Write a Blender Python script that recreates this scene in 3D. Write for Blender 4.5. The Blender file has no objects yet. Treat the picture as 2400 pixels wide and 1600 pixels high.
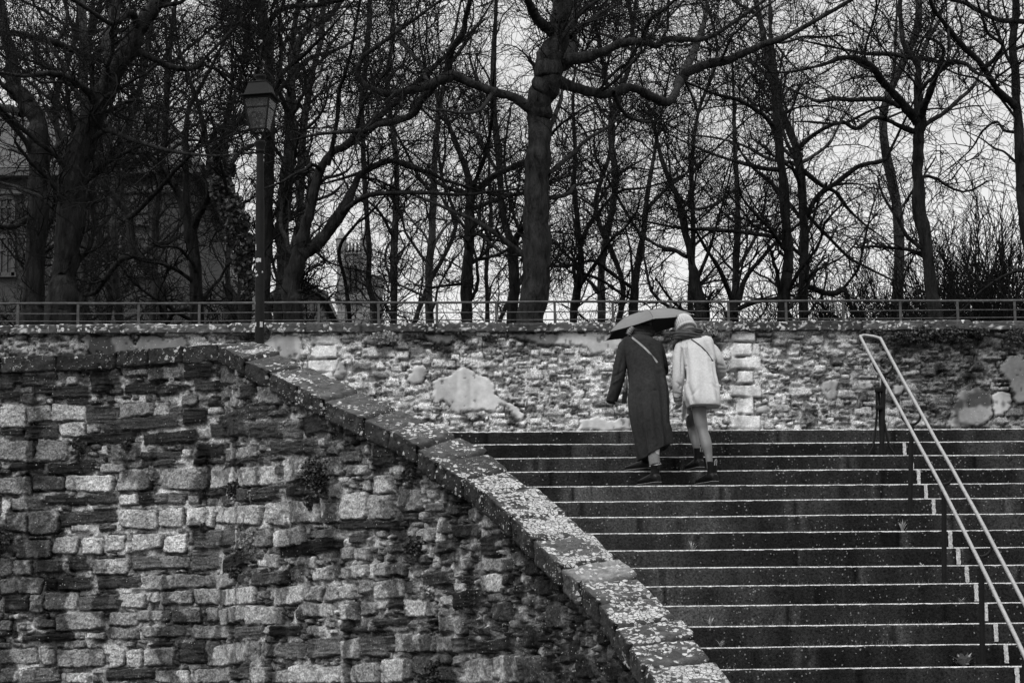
import bpy, bmesh, math, random
import numpy as np
from mathutils import Vector, Matrix
random.seed(7)
SC = bpy.context.scene
COL = SC.collection
# ------------------------------------------------------------------ camera
EYE = np.array([0.0, 0.0, 1.621])
F = 4898.2; PITCH = math.radians(8.0); ROLL = -0.01375; CX, CY = 1200.0, 951.6
_fw = np.array([0, math.cos(PITCH), math.sin(PITCH)])
_up = np.array([0, -math.sin(PITCH), math.cos(PITCH)])
_rt = np.array([1.0, 0, 0])
_c, _s = math.cos(ROLL), math.sin(ROLL)
RT = _c*_rt + _s*_up; UP = -_s*_rt + _c*_up; FW = _fw
cam_d = bpy.data.cameras.new('camera'); cam = bpy.data.objects.new('camera', cam_d); COL.objects.link(cam)
cam.matrix_world = Matrix(((RT[0], UP[0], -FW[0], EYE[0]), (RT[1], UP[1], -FW[1], EYE[1]),
                           (RT[2], UP[2], -FW[2], EYE[2]), (0, 0, 0, 1)))
cam_d.sensor_width = 36.0; cam_d.lens = F/2400*36
cam_d.shift_x = 0.0; cam_d.shift_y = (CY-800)/2400
cam_d.clip_start = 0.1; cam_d.clip_end = 3000
SC.camera = cam
# ------------------------------------------------------------------ sky, sun, exposure
SUN_EL, SUN_ROT = math.radians(52), math.radians(215)
W = bpy.data.worlds.new('World'); SC.world = W; W.use_nodes = True
nt = W.node_tree; nt.nodes.clear()
def N(t, k, **kw):
    n = t.nodes.new(k)
    for a, b in kw.items(): setattr(n, a, b)
    return n
wo = N(nt, 'ShaderNodeOutputWorld'); bg = N(nt, 'ShaderNodeBackground')
sky = N(nt, 'ShaderNodeTexSky', sky_type='NISHITA', sun_disc=False)
sky.sun_elevation = SUN_EL; sky.sun_rotation = SUN_ROT; sky.dust_density = 6.0; sky.air_density = 1.0; sky.altitude = 50
bw = N(nt, 'ShaderNodeRGBToBW')
# a grey overcast veil in front of the clear sky: brighter towards the zenith, soft cloud mottling
tc = N(nt, 'ShaderNodeTexCoord'); sep = N(nt, 'ShaderNodeSeparateXYZ')
ramp = N(nt, 'ShaderNodeMapRange'); ramp.inputs[1].default_value = 0.28; ramp.inputs[2].default_value = 1.0
ramp.inputs[3].default_value = 0.0; ramp.inputs[4].default_value = 20.0
low = N(nt, 'ShaderNodeMapRange'); low.inputs[1].default_value = 0.02; low.inputs[2].default_value = .36; low.inputs[3].default_value = 13.0; low.inputs[4].default_value = 7.8
addn = N(nt, 'ShaderNodeMath', operation='ADD')
ns = N(nt, 'ShaderNodeTexNoise'); ns.inputs['Scale'].default_value = 3.0; ns.inputs['Detail'].default_value = 4
nr = N(nt, 'ShaderNodeMapRange'); nr.inputs[1].default_value = .3; nr.inputs[2].default_value = .7; nr.inputs[3].default_value = .9; nr.inputs[4].default_value = 1.08
mul = N(nt, 'ShaderNodeMath', operation='MULTIPLY')
mixf = N(nt, 'ShaderNodeMix'); mixf.data_type = 'FLOAT'; mixf.inputs[0].default_value = 0.88
L = nt.links.new
L(sky.outputs[0], bw.inputs[0]); L(tc.outputs['Generated'], sep.inputs[0]); L(sep.outputs['Z'], ramp.inputs[0])
L(tc.outputs['Generated'], ns.inputs['Vector']); L(ns.outputs[0], nr.inputs[0])
L(sep.outputs['Z'], low.inputs[0]); L(ramp.outputs[0], addn.inputs[0]); L(low.outputs[0], addn.inputs[1]); L(addn.outputs[0], mul.inputs[0]); L(nr.outputs[0], mul.inputs[1])
L(bw.outputs[0], mixf.inputs[2]); L(mul.outputs[0], mixf.inputs[3]); L(mixf.outputs[0], bg.inputs['Color'])
bg.inputs['Strength'].default_value = 0.1
L(bg.outputs[0], wo.inputs[0])
sd = bpy.data.lights.new('sun', 'SUN'); sd.energy = 2.0; sd.angle = math.radians(25); sd.color = (1, 1, 1)
sun = bpy.data.objects.new('sun', sd); COL.objects.link(sun)
# the sun stands high behind the camera, to its left
sun.rotation_euler = Vector((0.45, 0.62, -1.0)).to_track_quat('-Z', 'Y').to_euler()
SC.view_settings.view_transform = 'Standard'; SC.view_settings.look = 'None'
SC.view_settings.exposure = 0.0; SC.view_settings.gamma = 1.0; SC.view_settings.use_curve_mapping = False
SC.render.engine = 'CYCLES'

# ------------------------------------------------------------------ pixel helpers (photo pixels, 2400 x 1600)
def ray(px, py):
    d = FW*F + RT*(px-CX) + UP*(CY-py)
    return d/np.linalg.norm(d)
def at_y(px, py, Y):
    d = ray(px, py); return EYE + d*(Y/d[1])
def at_z(px, py, z):
    d = ray(px, py); return EYE + d*((z-EYE[2])/d[2])
def proj(P):
    P = np.asarray(P)-EYE; z = P@FW
    return CX+F*(P@RT)/z, CY-F*(P@UP)/z
# stairs: nosing line n at Y = SY0 + TR*n + PSI*x, z = RI*(n+11)
RI, TR, SY0, PSI = 0.165, 0.34, 14.75, 0.0623
def at_nosing(px, py, H):          # the plane H metres above the line of the nosings
    d = ray(px, py)                # z = RI*11 + RI/TR*(y - SY0 - PSI*x) + H
    k = RI/TR
    t = (RI*11 + k*(EYE[1]-SY0-PSI*EYE[0]) + H - EYE[2])/(d[2]-k*d[1]+k*PSI*d[0])
    return EYE+d*t
Z_LAND = RI*25

# ------------------------------------------------------------------ numpy noise
def _h(ix, iy, iz, seed):
    n = (ix.astype(np.int64)*374761393 + iy.astype(np.int64)*668265263 + iz.astype(np.int64)*2147483647 + seed*1274126177) & 0xffffffff
    n = ((n ^ (n >> 13))*1274126177) & 0xffffffff
    n = ((n ^ (n >> 16))*2246822519) & 0xffffffff
    return ((n ^ (n >> 15)) & 0xffffff)/float(0xffffff)
def vn(x, y, seed=0, z=None):
    x = np.asarray(x, float); y = np.asarray(y, float)
    x, y = np.broadcast_arrays(x, y)
    z = np.zeros_like(x) if z is None else np.broadcast_to(z, x.shape)
    ix, iy, iz = np.floor(x), np.floor(y), np.floor(z)
    fx, fy, fz = x-ix, y-iy, z-iz
    fx = fx*fx*(3-2*fx); fy = fy*fy*(3-2*fy); fz = fz*fz*(3-2*fz)
    r = 0
    for a in (0, 1):
        for b in (0, 1):
            w = (fx if a else 1-fx)*(fy if b else 1-fy)
            h0 = _h(ix+a, iy+b, iz, seed)
            if z.any(): h0 = h0*(1-fz)+_h(ix+a, iy+b, iz+1, seed)*fz
            r = r+w*h0
    return r
def fbm(x, y, seed=0, o=4, z=None):
    r = 0; a = .5; t = 0
    for i in range(o):
        r = r+a*vn(x, y, seed+i*17, z); t += a; a *= .5; x = x*2.03; y = y*2.03
        if z is not None: z = z*2.03
    return r/t
def sstep(a, b, x):
    t = np.clip((x-a)/(b-a), 0, 1); return t*t*(3-2*t)

# ------------------------------------------------------------------ object helpers
def tag(o, label=None, cat=None, group=None, kind=None):
    if label: o['label'] = label
    if cat: o['category'] = cat
    if group: o['group'] = group
    if kind: o['kind'] = kind
    return o
def empty(name, loc, label, cat, group=None, rz=0):
    o = bpy.data.objects.new(name, None); COL.objects.link(o); o.location = loc; o.rotation_euler = (0, 0, rz)
    o.empty_display_size = .1
    return tag(o, label, cat, group)
def link(name, me, mats=None, parent=None, world=False, smooth=False):
    """link mesh data; with a parent, its coordinates are world ones unless world=False means local"""
    o = bpy.data.objects.new(name, me); COL.objects.link(o)
    for m in (mats if isinstance(mats, (list, tuple)) else [mats]):
        if m is not None and m.name not in [q.name for q in me.materials if q]: me.materials.append(m)
    if parent is not None:
        o.parent = parent
        if world: o.matrix_parent_inverse = pw(parent).inverted()
    if smooth: me.polygons.foreach_set('use_smooth', [True]*len(me.polygons))
    return o
def pw(o):
    return Matrix.Translation(o.location) @ o.rotation_euler.to_matrix().to_4x4()
def npmesh(name, V, Fc, attrs=None, smooth=True, matidx=None):
    """V (n,3); Fc (m,4) or (m,3) int array"""
    V = np.asarray(V, np.float32).reshape(-1, 3); Fc = np.asarray(Fc, np.int32)
    me = bpy.data.meshes.new(name)
    me.vertices.add(len(V)); me.vertices.foreach_set('co', V.ravel())
    k = Fc.shape[1]
    me.loops.add(Fc.size); me.loops.foreach_set('vertex_index', Fc.ravel())
    me.polygons.add(len(Fc)); me.polygons.foreach_set('loop_start', np.arange(0, Fc.size, k, dtype=np.int32))
    try: me.polygons.foreach_set('loop_total', np.full(len(Fc), k, np.int32))
    except Exception: pass
    if smooth: me.polygons.foreach_set('use_smooth', np.ones(len(Fc), bool))
    if matidx is not None: me.polygons.foreach_set('material_index', np.asarray(matidx, np.int32))
    me.update(calc_edges=True)
    for nme, arr in (attrs or {}).items():
        a = me.attributes.new(nme, 'FLOAT', 'POINT'); a.data.foreach_set('value', np.asarray(arr, np.float32).ravel())
    me.validate()
    return me
def gridfaces(nu, nv, wrapv=False):
    i = np.arange(nu-1)[:, None]; j = np.arange(nv if wrapv else nv-1)[None, :]
    a = i*nv+j; b = (i+1)*nv+j; jn = (j+1) % nv
    return np.stack([a, b, (i+1)*nv+jn, i*nv+jn], -1).reshape(-1, 4)
class MB:
    """collects simple shapes into one mesh"""
    def __init__(s): s.v = []; s.f = []
    def add(s, vs, fs):
        o = len(s.v); s.v += [tuple(map(float, v)) for v in vs]; s.f += [tuple(i+o for i in f) for f in fs]
    def box(s, c, d, rot=None, taper=1.0, bev=0.0):
        vs = []
        for z, k in ((-1, 1), (1, taper)):
            for x, y in ((-1, -1), (1, -1), (1, 1), (-1, 1)): vs.append(Vector((x*d[0]/2*k, y*d[1]/2*k, z*d[2]/2)))
        if rot is not None: vs = [rot @ v for v in vs]
        vs = [v+Vector(c) for v in vs]
        s.add(vs, [(3, 2, 1, 0), (4, 5, 6, 7), (0, 1, 5, 4), (1, 2, 6, 5), (2, 3, 7, 6), (3, 0, 4, 7)])
    def lathe(s, c, prof, n=20, sq=None):
        vs = []
        for r, z in prof:
            for k in range(n):
                a = 2*math.pi*k/n; vs.append((c[0]+r*math.cos(a), c[1]+r*math.sin(a), c[2]+z))
        fs = [(i*n+k, i*n+(k+1) % n, (i+1)*n+(k+1) % n, (i+1)*n+k) for i in range(len(prof)-1) for k in range(n)]
        fs.append(tuple(range(n-1, -1, -1))); fs.append(tuple(range((len(prof)-1)*n, len(prof)*n)))
        s.add(vs, fs)
    def tube(s, pts, r, n=8, closed=False):
        pts = [Vector(p) for p in pts]; rs = r if isinstance(r, (list, tuple)) else [r]*len(pts)
        m = len(pts); up = None; vs = []
        for i, p in enumerate(pts):
            if closed: t = (pts[(i+1) % m]-pts[i-1]).normalized()
            else: t = (pts[min(i+1, m-1)]-pts[max(i-1, 0)]).normalized()
            if up is None: up = t.orthogonal().normalized()
            else: up = (up-t*up.dot(t)).normalized()
            b = t.cross(up)
            for k in range(n):
                a = 2*math.pi*k/n; vs.append(p+(up*math.cos(a)+b*math.sin(a))*rs[i])
        e = m if closed else m-1
        fs = [(i*n+k, i*n+(k+1) % n, ((i+1) % m)*n+(k+1) % n, ((i+1) % m)*n+k) for i in range(e) for k in range(n)]
        if not closed: fs.append(tuple(range(n-1, -1, -1))); fs.append(tuple(range((m-1)*n, m*n)))
        s.add(vs, fs)
    def prism(s, poly, dirv):
        n = len(poly); d = Vector(dirv); P = [Vector(p) for p in poly]
        s.add(P+[p+d for p in P], [tuple(range(n-1, -1, -1)), tuple(range(n, 2*n))]+[(k, (k+1) % n, n+(k+1) % n, n+k) for k in range(n)])
    def mesh(s, name, bevel=0, smooth=False):
        me = bpy.data.meshes.new(name); me.from_pydata(s.v, [], s.f)
        bm = bmesh.new(); bm.from_mesh(me); bmesh.ops.recalc_face_normals(bm, faces=bm.faces)
        if bevel: bmesh.ops.bevel(bm, geom=[e for e in bm.edges if e.calc_face_angle(0) > .6], offset=bevel, segments=1, affect='EDGES')
        bm.to_mesh(me); bm.free()
        if smooth:
            me.polygons.foreach_set('use_smooth', [True]*len(me.polygons))
            try: me.set_sharp_from_angle(angle=math.radians(45))
            except Exception: pass
        return me
def spline(P, k):
    """Catmull-Rom through rows of P, k samples per span; returns samples"""
    P = np.asarray(P, float); Q = np.vstack([2*P[0]-P[1], P, 2*P[-1]-P[-2]]); out = []
    for i in range(1, len(Q)-2):
        for j in range(k):
            t = j/k; a, b, c, d = Q[i-1:i+3]
            out.append(.5*((2*b)+(-a+c)*t+(2*a-5*b+4*c-d)*t*t+(-a+3*b-3*c+d)*t**3))
    out.append(P[-1]); return np.array(out)

# ------------------------------------------------------------------ materials (the photo is black and white: all greys)
def grey(v): return (v, v, v, 1)
def mat(name, v, rough=.8, spec=.3, metal=0, noise=None, bump=None, attr=None, coord='Object', lichen=None, stretch=None):
    """noise=(scale, lo, hi) multiplies the albedo; bump=(scale, distance); attr reads a per-vertex albedo;
       lichen=(scale, size, amount, value) adds pale round spots"""
    m = bpy.data.materials.new(name); m.use_nodes = True; t = m.node_tree; b = t.nodes['Principled BSDF']; lk = t.links.new
    b.inputs['Roughness'].default_value = rough; b.inputs['Metallic'].default_value = metal
    b.inputs['Specular IOR Level'].default_value = spec; b.inputs['Base Color'].default_value = grey(v)
    tc = N(t, 'ShaderNodeTexCoord'); vec = tc.outputs[coord]
    if stretch:
        mp = N(t, 'ShaderNodeMapping'); mp.inputs['Scale'].default_value = stretch; lk(vec, mp.inputs[0]); svec = mp.outputs[0]
    else: svec = vec
    cur = None
    if attr:
        at = N(t, 'ShaderNodeAttribute', attribute_name=attr); cur = at.outputs['Fac']
    if noise:
        n1 = N(t, 'ShaderNodeTexNoise'); n1.inputs['Scale'].default_value = noise[0]; n1.inputs['Detail'].default_value = 8; n1.inputs['Roughness'].default_value = .65
        lk(svec, n1.inputs['Vector'])
        r = N(t, 'ShaderNodeMapRange'); r.inputs[1].default_value = .3; r.inputs[2].default_value = .7; r.inputs[3].default_value = noise[1]; r.inputs[4].default_value = noise[2]
        lk(n1.outputs[0], r.inputs[0])
        mu = N(t, 'ShaderNodeMath', operation='MULTIPLY'); lk(r.outputs[0], mu.inputs[0])
        if cur is not None: lk(cur, mu.inputs[1])
        else: mu.inputs[1].default_value = v
        cur = mu.outputs[0]
    if lichen:
        sc, size, amt, val = lichen
        vo = N(t, 'ShaderNodeTexVoronoi'); vo.inputs['Scale'].default_value = sc
        n2 = N(t, 'ShaderNodeTexNoise'); n2.inputs['Scale'].default_value = sc*1.7; n2.inputs['Detail'].default_value = 3
        lk(vec, n2.inputs['Vector'])
        wp = N(t, 'ShaderNodeVectorMath', operation='SCALE'); wp.inputs['Scale'].default_value = .9/sc
        lk(n2.outputs['Color'], wp.inputs[0])
        ad = N(t, 'ShaderNodeVectorMath', operation='ADD'); lk(vec, ad.inputs[0]); lk(wp.outputs[0], ad.inputs[1]); lk(ad.outputs[0], vo.inputs['Vector'])
        # per-cell random radius
        sp = N(t, 'ShaderNodeSeparateColor'); lk(vo.outputs['Color'], sp.inputs[0])
        big = N(t, 'ShaderNodeTexNoise'); big.inputs['Scale'].default_value = sc*.12; big.inputs['Detail'].default_value = 2; lk(vec, big.inputs['Vector'])
        br = N(t, 'ShaderNodeMapRange'); br.inputs[1].default_value = .35; br.inputs[2].default_value = .65; br.inputs[3].default_value = amt-1.0; br.inputs[4].default_value = amt
        lk(big.outputs[0], br.inputs[0])
        a1 = N(t, 'ShaderNodeMath', operation='ADD'); lk(sp.outputs[0], a1.inputs[0]); lk(br.outputs[0], a1.inputs[1])
        rr = N(t, 'ShaderNodeMapRange'); rr.inputs[1].default_value = .55; rr.inputs[2].default_value = 1.3; rr.inputs[3].default_value = 0; rr.inputs[4].default_value = size
        lk(a1.outputs[0], rr.inputs[0])
        ls = N(t, 'ShaderNodeMath', operation='SUBTRACT'); lk(rr.outputs[0], ls.inputs[0]); lk(vo.outputs['Distance'], ls.inputs[1])
        lm = N(t, 'ShaderNodeMapRange'); lm.inputs[1].default_value = -.02; lm.inputs[2].default_value = .06; lk(ls.outputs[0], lm.inputs[0])
        mx = N(t, 'ShaderNodeMix'); mx.data_type = 'FLOAT'; lk(lm.outputs[0], mx.inputs[0])
        if cur is not None: lk(cur, mx.inputs[2])
        else: mx.inputs[2].default_value = v
        mx.inputs[3].default_value = val; cur = mx.outputs[0]
    if cur is not None:
        cc = N(t, 'ShaderNodeCombineColor'); [lk(cur, cc.inputs[i]) for i in range(3)]; lk(cc.outputs[0], b.inputs['Base Color'])
    if bump:
        n3 = N(t, 'ShaderNodeTexNoise'); n3.inputs['Scale'].default_value = bump[0]; n3.inputs['Detail'].default_value = 6; n3.inputs['Roughness'].default_value = .6; lk(svec, n3.inputs['Vector'])
        bp = N(t, 'ShaderNodeBump'); bp.inputs['Distance'].default_value = bump[1]; bp.inputs['Strength'].default_value = 1.0
        lk(n3.outputs[0], bp.inputs['Height']); lk(bp.outputs[0], b.inputs['Normal'])
    return m
def crust(name, scale=34, val=.46, rough=.85, spec=.12, bumps=((45, .012),), noise=(30, .5, 1.5), speck=None, smooth_attr=False, stretch=None):
    """attr tone = albedo of the stone, attr lic = how much pale lichen grows there; flakes split by thin cracks"""
    m = bpy.data.materials.new(name); m.use_nodes = True; t = m.node_tree; b = t.nodes['Principled BSDF']; lk = t.links.new
    b.inputs['Roughness'].default_value = rough; b.inputs['Specular IOR Level'].default_value = spec
    tc = N(t, 'ShaderNodeTexCoord'); vec = tc.outputs['Object']
    def math_(op, a, c=None, clamp=False):
        n = N(t, 'ShaderNodeMath', operation=op); n.use_clamp = clamp
        for k, v in enumerate((a, c)):
            if v is None: continue
            if hasattr(v, 'is_linked'): lk(v, n.inputs[k])
            else: n.inputs[k].default_value = v
        return n.outputs[0]
    def rng_(v, a, c, d, e):
        n = N(t, 'ShaderNodeMapRange'); lk(v, n.inputs[0])
        for k, q in enumerate((a, c, d, e)): n.inputs[k+1].default_value = q
        return n.outputs[0]
    def noi(sc, det=4, rgh=.6, v=None):
        n = N(t, 'ShaderNodeTexNoise'); n.inputs['Scale'].default_value = sc; n.inputs['Detail'].default_value = det; n.inputs['Roughness'].default_value = rgh; lk(v or vec, n.inputs['Vector']); return n
    def mixf_(f, a, c):
        n = N(t, 'ShaderNodeMix'); n.data_type = 'FLOAT'; lk(f, n.inputs[0])
        for k, v in ((2, a), (3, c)):
            if hasattr(v, 'is_linked'): lk(v, n.inputs[k])
            else: n.inputs[k].default_value = v
        return n.outputs[0]
    base = N(t, 'ShaderNodeAttribute', attribute_name='tone').outputs['Fac']
    nv = vec
    if stretch:
        mp = N(t, 'ShaderNodeMapping'); mp.inputs['Scale'].default_value = stretch; lk(vec, mp.inputs[0]); nv = mp.outputs[0]
    nzv = rng_(noi(noise[0], 6, .7, nv).outputs[0], .3, .7, noise[1], noise[2])
    if smooth_attr:
        sm = N(t, 'ShaderNodeAttribute', attribute_name='smooth').outputs['Fac']; nzv = mixf_(sm, nzv, rng_(noi(9, 5).outputs[0], .3, .7, .88, 1.12))
    base = math_('MULTIPLY', base, nzv)
    cur = base
    if scale:
        lic = N(t, 'ShaderNodeAttribute', attribute_name='lic').outputs['Fac']
        wn = noi(scale*1.3, 3); sc = N(t, 'ShaderNodeVectorMath', operation='SCALE'); sc.inputs['Scale'].default_value = .8/scale; lk(wn.outputs['Color'], sc.inputs[0])
        ad = N(t, 'ShaderNodeVectorMath', operation='ADD'); lk(vec, ad.inputs[0]); lk(sc.outputs[0], ad.inputs[1])
        vo = N(t, 'ShaderNodeTexVoronoi'); vo.inputs['Scale'].default_value = scale; lk(ad.outputs[0], vo.inputs['Vector'])
        ve = N(t, 'ShaderNodeTexVoronoi', feature='DISTANCE_TO_EDGE'); ve.inputs['Scale'].default_value = scale; lk(ad.outputs[0], ve.inputs['Vector'])
        sp = N(t, 'ShaderNodeSeparateColor'); lk(vo.outputs['Color'], sp.inputs[0])
        amt = math_('MULTIPLY', lic, rng_(noi(scale*.13, 3).outputs[0], .35, .65, .25, 1.7))
        on = math_('MULTIPLY', rng_(math_('SUBTRACT', amt, sp.outputs[0]), -.02, .03, 0, 1), rng_(ve.outputs['Distance'], .03, .12, 0, 1))
        fv = math_('MULTIPLY', rng_(sp.outputs[1], 0, 1, val*.65, val*1.15), rng_(noi(scale*4, 3).outputs[0], .3, .7, .75, 1.2))
        cur = mixf_(on, cur, fv)
    if speck:
        sc_, size, dens, val_ = speck
        wn = noi(sc_*1.5, 2); sc = N(t, 'ShaderNodeVectorMath', operation='SCALE'); sc.inputs['Scale'].default_value = .6/sc_; lk(wn.outputs['Color'], sc.inputs[0])
        ad = N(t, 'ShaderNodeVectorMath', operation='ADD'); lk(vec, ad.inputs[0]); lk(sc.outputs[0], ad.inputs[1])
        v2 = N(t, 'ShaderNodeTexVoronoi'); v2.inputs['Scale'].default_value = sc_; lk(ad.outputs[0], v2.inputs['Vector'])
        s2 = N(t, 'ShaderNodeSeparateColor'); lk(v2.outputs['Color'], s2.inputs[0])
        d_ = math_('MULTIPLY', rng_(noi(sc_*.07, 3).outputs[0], .38, .62, .0, 2.0), dens)
        r_ = math_('MULTIPLY', rng_(math_('SUBTRACT', d_, s2.outputs[0]), 0, .03, 0, 1), rng_(s2.outputs[1], 0, 1, size*.5, size))
        on2 = rng_(math_('SUBTRACT', r_, v2.outputs['Distance']), 0, .05, 0, 1)
        cur = mixf_(on2, cur, val_)
    cc = N(t, 'ShaderNodeCombineColor'); [lk(cur, cc.inputs[i]) for i in range(3)]; lk(cc.outputs[0], b.inputs['Base Color'])
    prev = None
    for sc_, dist in bumps:
        bp = N(t, 'ShaderNodeBump'); bp.inputs['Distance'].default_value = dist
        if smooth_attr: lk(rng_(sm, 0, 1, 1, .12), bp.inputs['Strength'])
        lk(noi(sc_, 5, .65, nv).outputs[0], bp.inputs['Height'])
        if prev is not None: lk(prev, bp.inputs['Normal'])
        prev = bp.outputs[0]
    if prev is not None: lk(prev, b.inputs['Normal'])
    return m
M = {}
M['masonry'] = crust('weathered_masonry', 0, bumps=((30, .04), (100, .014)), noise=(62, .15, 2.05), speck=(46, .30, .20, .42), smooth_attr=True)
M['coping'] = crust('lichened_coping', 32, .42, bumps=((16, .03), (60, .012)), noise=(14, .35, 1.8), speck=(60, .35, .25, .35))
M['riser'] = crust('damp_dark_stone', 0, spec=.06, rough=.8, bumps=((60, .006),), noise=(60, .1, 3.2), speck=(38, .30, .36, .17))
M['nosing'] = mat('worn_nosing_sky_highlight', .42, .7, .2, noise=(70, .05, 1.7))  # pale colour paints the sky highlight onto the worn step edges
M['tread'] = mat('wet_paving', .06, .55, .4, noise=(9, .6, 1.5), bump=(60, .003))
M['side_edge'] = mat('pale_side_edge', .5, .7, .3, noise=(70, .25, 1.5))
M['ground'] = mat('asphalt_ground', .05, .9, .2, noise=(3, .7, 1.4), bump=(80, .004))
M['earth'] = mat('leaf_litter_earth', .035, .95, .1, noise=(6, .5, 1.6), bump=(20, .03))
M['bark'] = mat('wet_dark_bark', .013, .9, .06, noise=(9, .15, 2.8), bump=(20, .09), stretch=(1, 1, .22))
M['bark_pale'] = mat('mottled_grey_bark', .028, .9, .08, noise=(6, .15, 2.4), bump=(24, .05), stretch=(1, 1, .4))
M['bark_mid'] = mat('grey_furrowed_bark', .020, .9, .08, noise=(11, .2, 2.3), bump=(22, .08), stretch=(1, 1, .3))
M['twig'] = mat('dark_twigs', .010, .9, .05)
M['metal_dark'] = mat('dark_painted_iron', .007, .65, .12, noise=(20, .7, 1.4))
M['fence'] = mat('weathered_galvanised_rail', .045, .55, .2, noise=(14, .4, 1.9))
M['steel'] = mat('brushed_steel_rail', .25, .45, .3, metal=.5, noise=(30, .7, 1.25), bump=(150, .001))
M['leaf'] = mat('dark_leaves', .03, .55, .4, noise=(14, .5, 1.8))
M['leaf_ivy'] = mat('glossy_ivy_leaves', .06, .5, .5, noise=(10, .4, 1.8))
M['leaf_pale'] = mat('pale_leaves', .26, .6, .4, noise=(14, .6, 1.4))
M['grass'] = mat('dry_grass', .26, .7, .3, noise=(14, .5, 1.5))
# ================================================================== GROUND AND STAIRS
def sheet(name, pts, z, m):
    me = bpy.data.meshes.new(name); me.from_pydata([(x, y, z) for x, y in pts], [], [tuple(range(len(pts)))])
    o = link(name, me, m); o['kind'] = 'structure'; return o
sheet('ground', [(-1500, -1500), (1500, -1500), (1500, 1500), (-1500, 1500)], 0.0, M['ground'])

# ------------------------------------------------------------------ the parapet's two top edges, solved from the photograph
H = 0.9
JO = [(568, 839), (624, 865), (693, 902), (755, 936), (849, 979), (910, 1007), (972, 1044), (1017, 1081), (1082, 1122), (1129, 1154),
      (1197, 1214), (1246, 1265), (1312, 1325), (1353, 1363), (1399, 1412), (1435, 1460), (1470, 1509), (1506, 1562)]
JI = [(655, 828), (719, 857), (775, 885), (844, 915), (933, 954), (1003, 989), (1069, 1023), (1142, 1057), (1192, 1096), (1250, 1137),
      (1325, 1198), (1384, 1246), (1445, 1302), (1493, 1345), (1537, 1391), (1588, 1445), (1629, 1483), (1674, 1536)]
LO = [(0, 836.4), (130, 834), (271, 826.6), (345, 820), (425, 812.5), (507, 808)]
ZT = Z_LAND+H
def pt(px, py):
    a = at_nosing(px, py, H); b = at_z(px, py, ZT)
    return a if a[2] < ZT else b
O_ = [at_z(px, py, ZT) for px, py in LO]
O_ += [pt(*p) for p in JO]
I_ = []
cw = .44
for i in range(len(LO)):                                  # inner edge of the level part: offset from the outer one
    a, b = O_[max(i-1, 0)], O_[min(i+1, len(LO)-1)]
    t = (b-a)/np.linalg.norm(b-a); nrm = np.array([-t[1], t[0], 0]); I_.append(O_[i]+nrm*cw)
I_[-1] = np.array([*(at_z(604, 804, ZT)[:2]), ZT]); I_[-2] = I_[-1]*.45+I_[-2]*.55
I_ += [pt(*p) for p in JI]
# extend beyond the frame: to the left and down to the foot of the stairs
d0 = O_[0]-O_[1]; d0 /= np.linalg.norm(d0)
O_ = [O_[0]+d0*k for k in (2.4, 1.6, .8)]+O_; I_ = [I_[0]+d0*k for k in (2.4, 1.6, .8)]+I_
td = (O_[-1]-O_[-4]); td /= np.linalg.norm(td[:2]); 
ti = (I_[-1]-I_[-4]); ti /= np.linalg.norm(ti[:2])
for k in range(7):
    O_.append(O_[-1]+td*.36); I_.append(O_[-1]+(I_[-2 if False else -1]-O_[-2]))
O_ = np.array(O_); I_ = np.array(I_)
# both edges at the same height (mean), so that the cross-section is level
CO = spline(O_, 26); CI = spline(I_, 26)
JOINT = np.arange(0, len(CO), 26)
def arclen(P): return np.concatenate([[0], np.cumsum(np.linalg.norm(np.diff(P[:, :2], axis=0), axis=1))])

WALL = empty('parapet_wall', tuple(O_[8])[:2]+(0,), 'rough rubble stone wall in the left foreground with sloping lichen-covered coping beside the steps', 'stone wall')
# ---- coping: swept section with grooves at the joints
TH = .155
prof = [(0, -TH)]*1+[(0, -TH+TH*k/9) for k in range(1, 9)]+[(.0+.015*(1-math.cos(a)), -.015+.015*math.sin(a)) for a in (.5, 1.0, 1.5)]
top = [(.03+(1-.06)*k/26, 0) for k in range(27)]
prof = [(u, v, 0) for u, v in prof]+[(u, v, 1) for u, v in top]+[(1.0, -.015, 2), (1.0, -.05, 2), (1.0, -.10, 2), (1.0, -TH, 2), (.9, -TH, 3), (.5, -TH, 3), (.1, -TH, 3)]
nu = len(CO); nvp = len(prof)
V = np.zeros((nu, nvp, 3)); tone = np.zeros((nu, nvp)); lic = np.zeros((nu, nvp))
S = arclen((CO+CI)/2)
sj = S[JOINT]
dj = np.min(np.abs(S[:, None]-sj[None, :]), axis=1)
blk = np.searchsorted(sj, S+1e-6)-1
rng = np.random.RandomState(5)
boff = rng.uniform(-.012, .012, len(sj)+2); btone = rng.uniform(.75, 1.35, len(sj)+2)
groove = np.exp(-(dj/.021)**2)
bin_ = rng.uniform(-.022, .022, len(sj)+2); btw = rng.uniform(-.05, .05, len(sj)+2); blic = rng.choice([.1, .3, .6, .9, 1.0], len(sj)+2); blic[11] = .05; blic[12] = .35; blic[21] = .25; btone[21] = 3.2; btone[11] = 1.3; blic[10] = 1.0; blic[9] = 1.0; blic[18:21] = .95; loc_ = (S-sj[np.minimum(blk, len(sj)-1)])-.18
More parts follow.
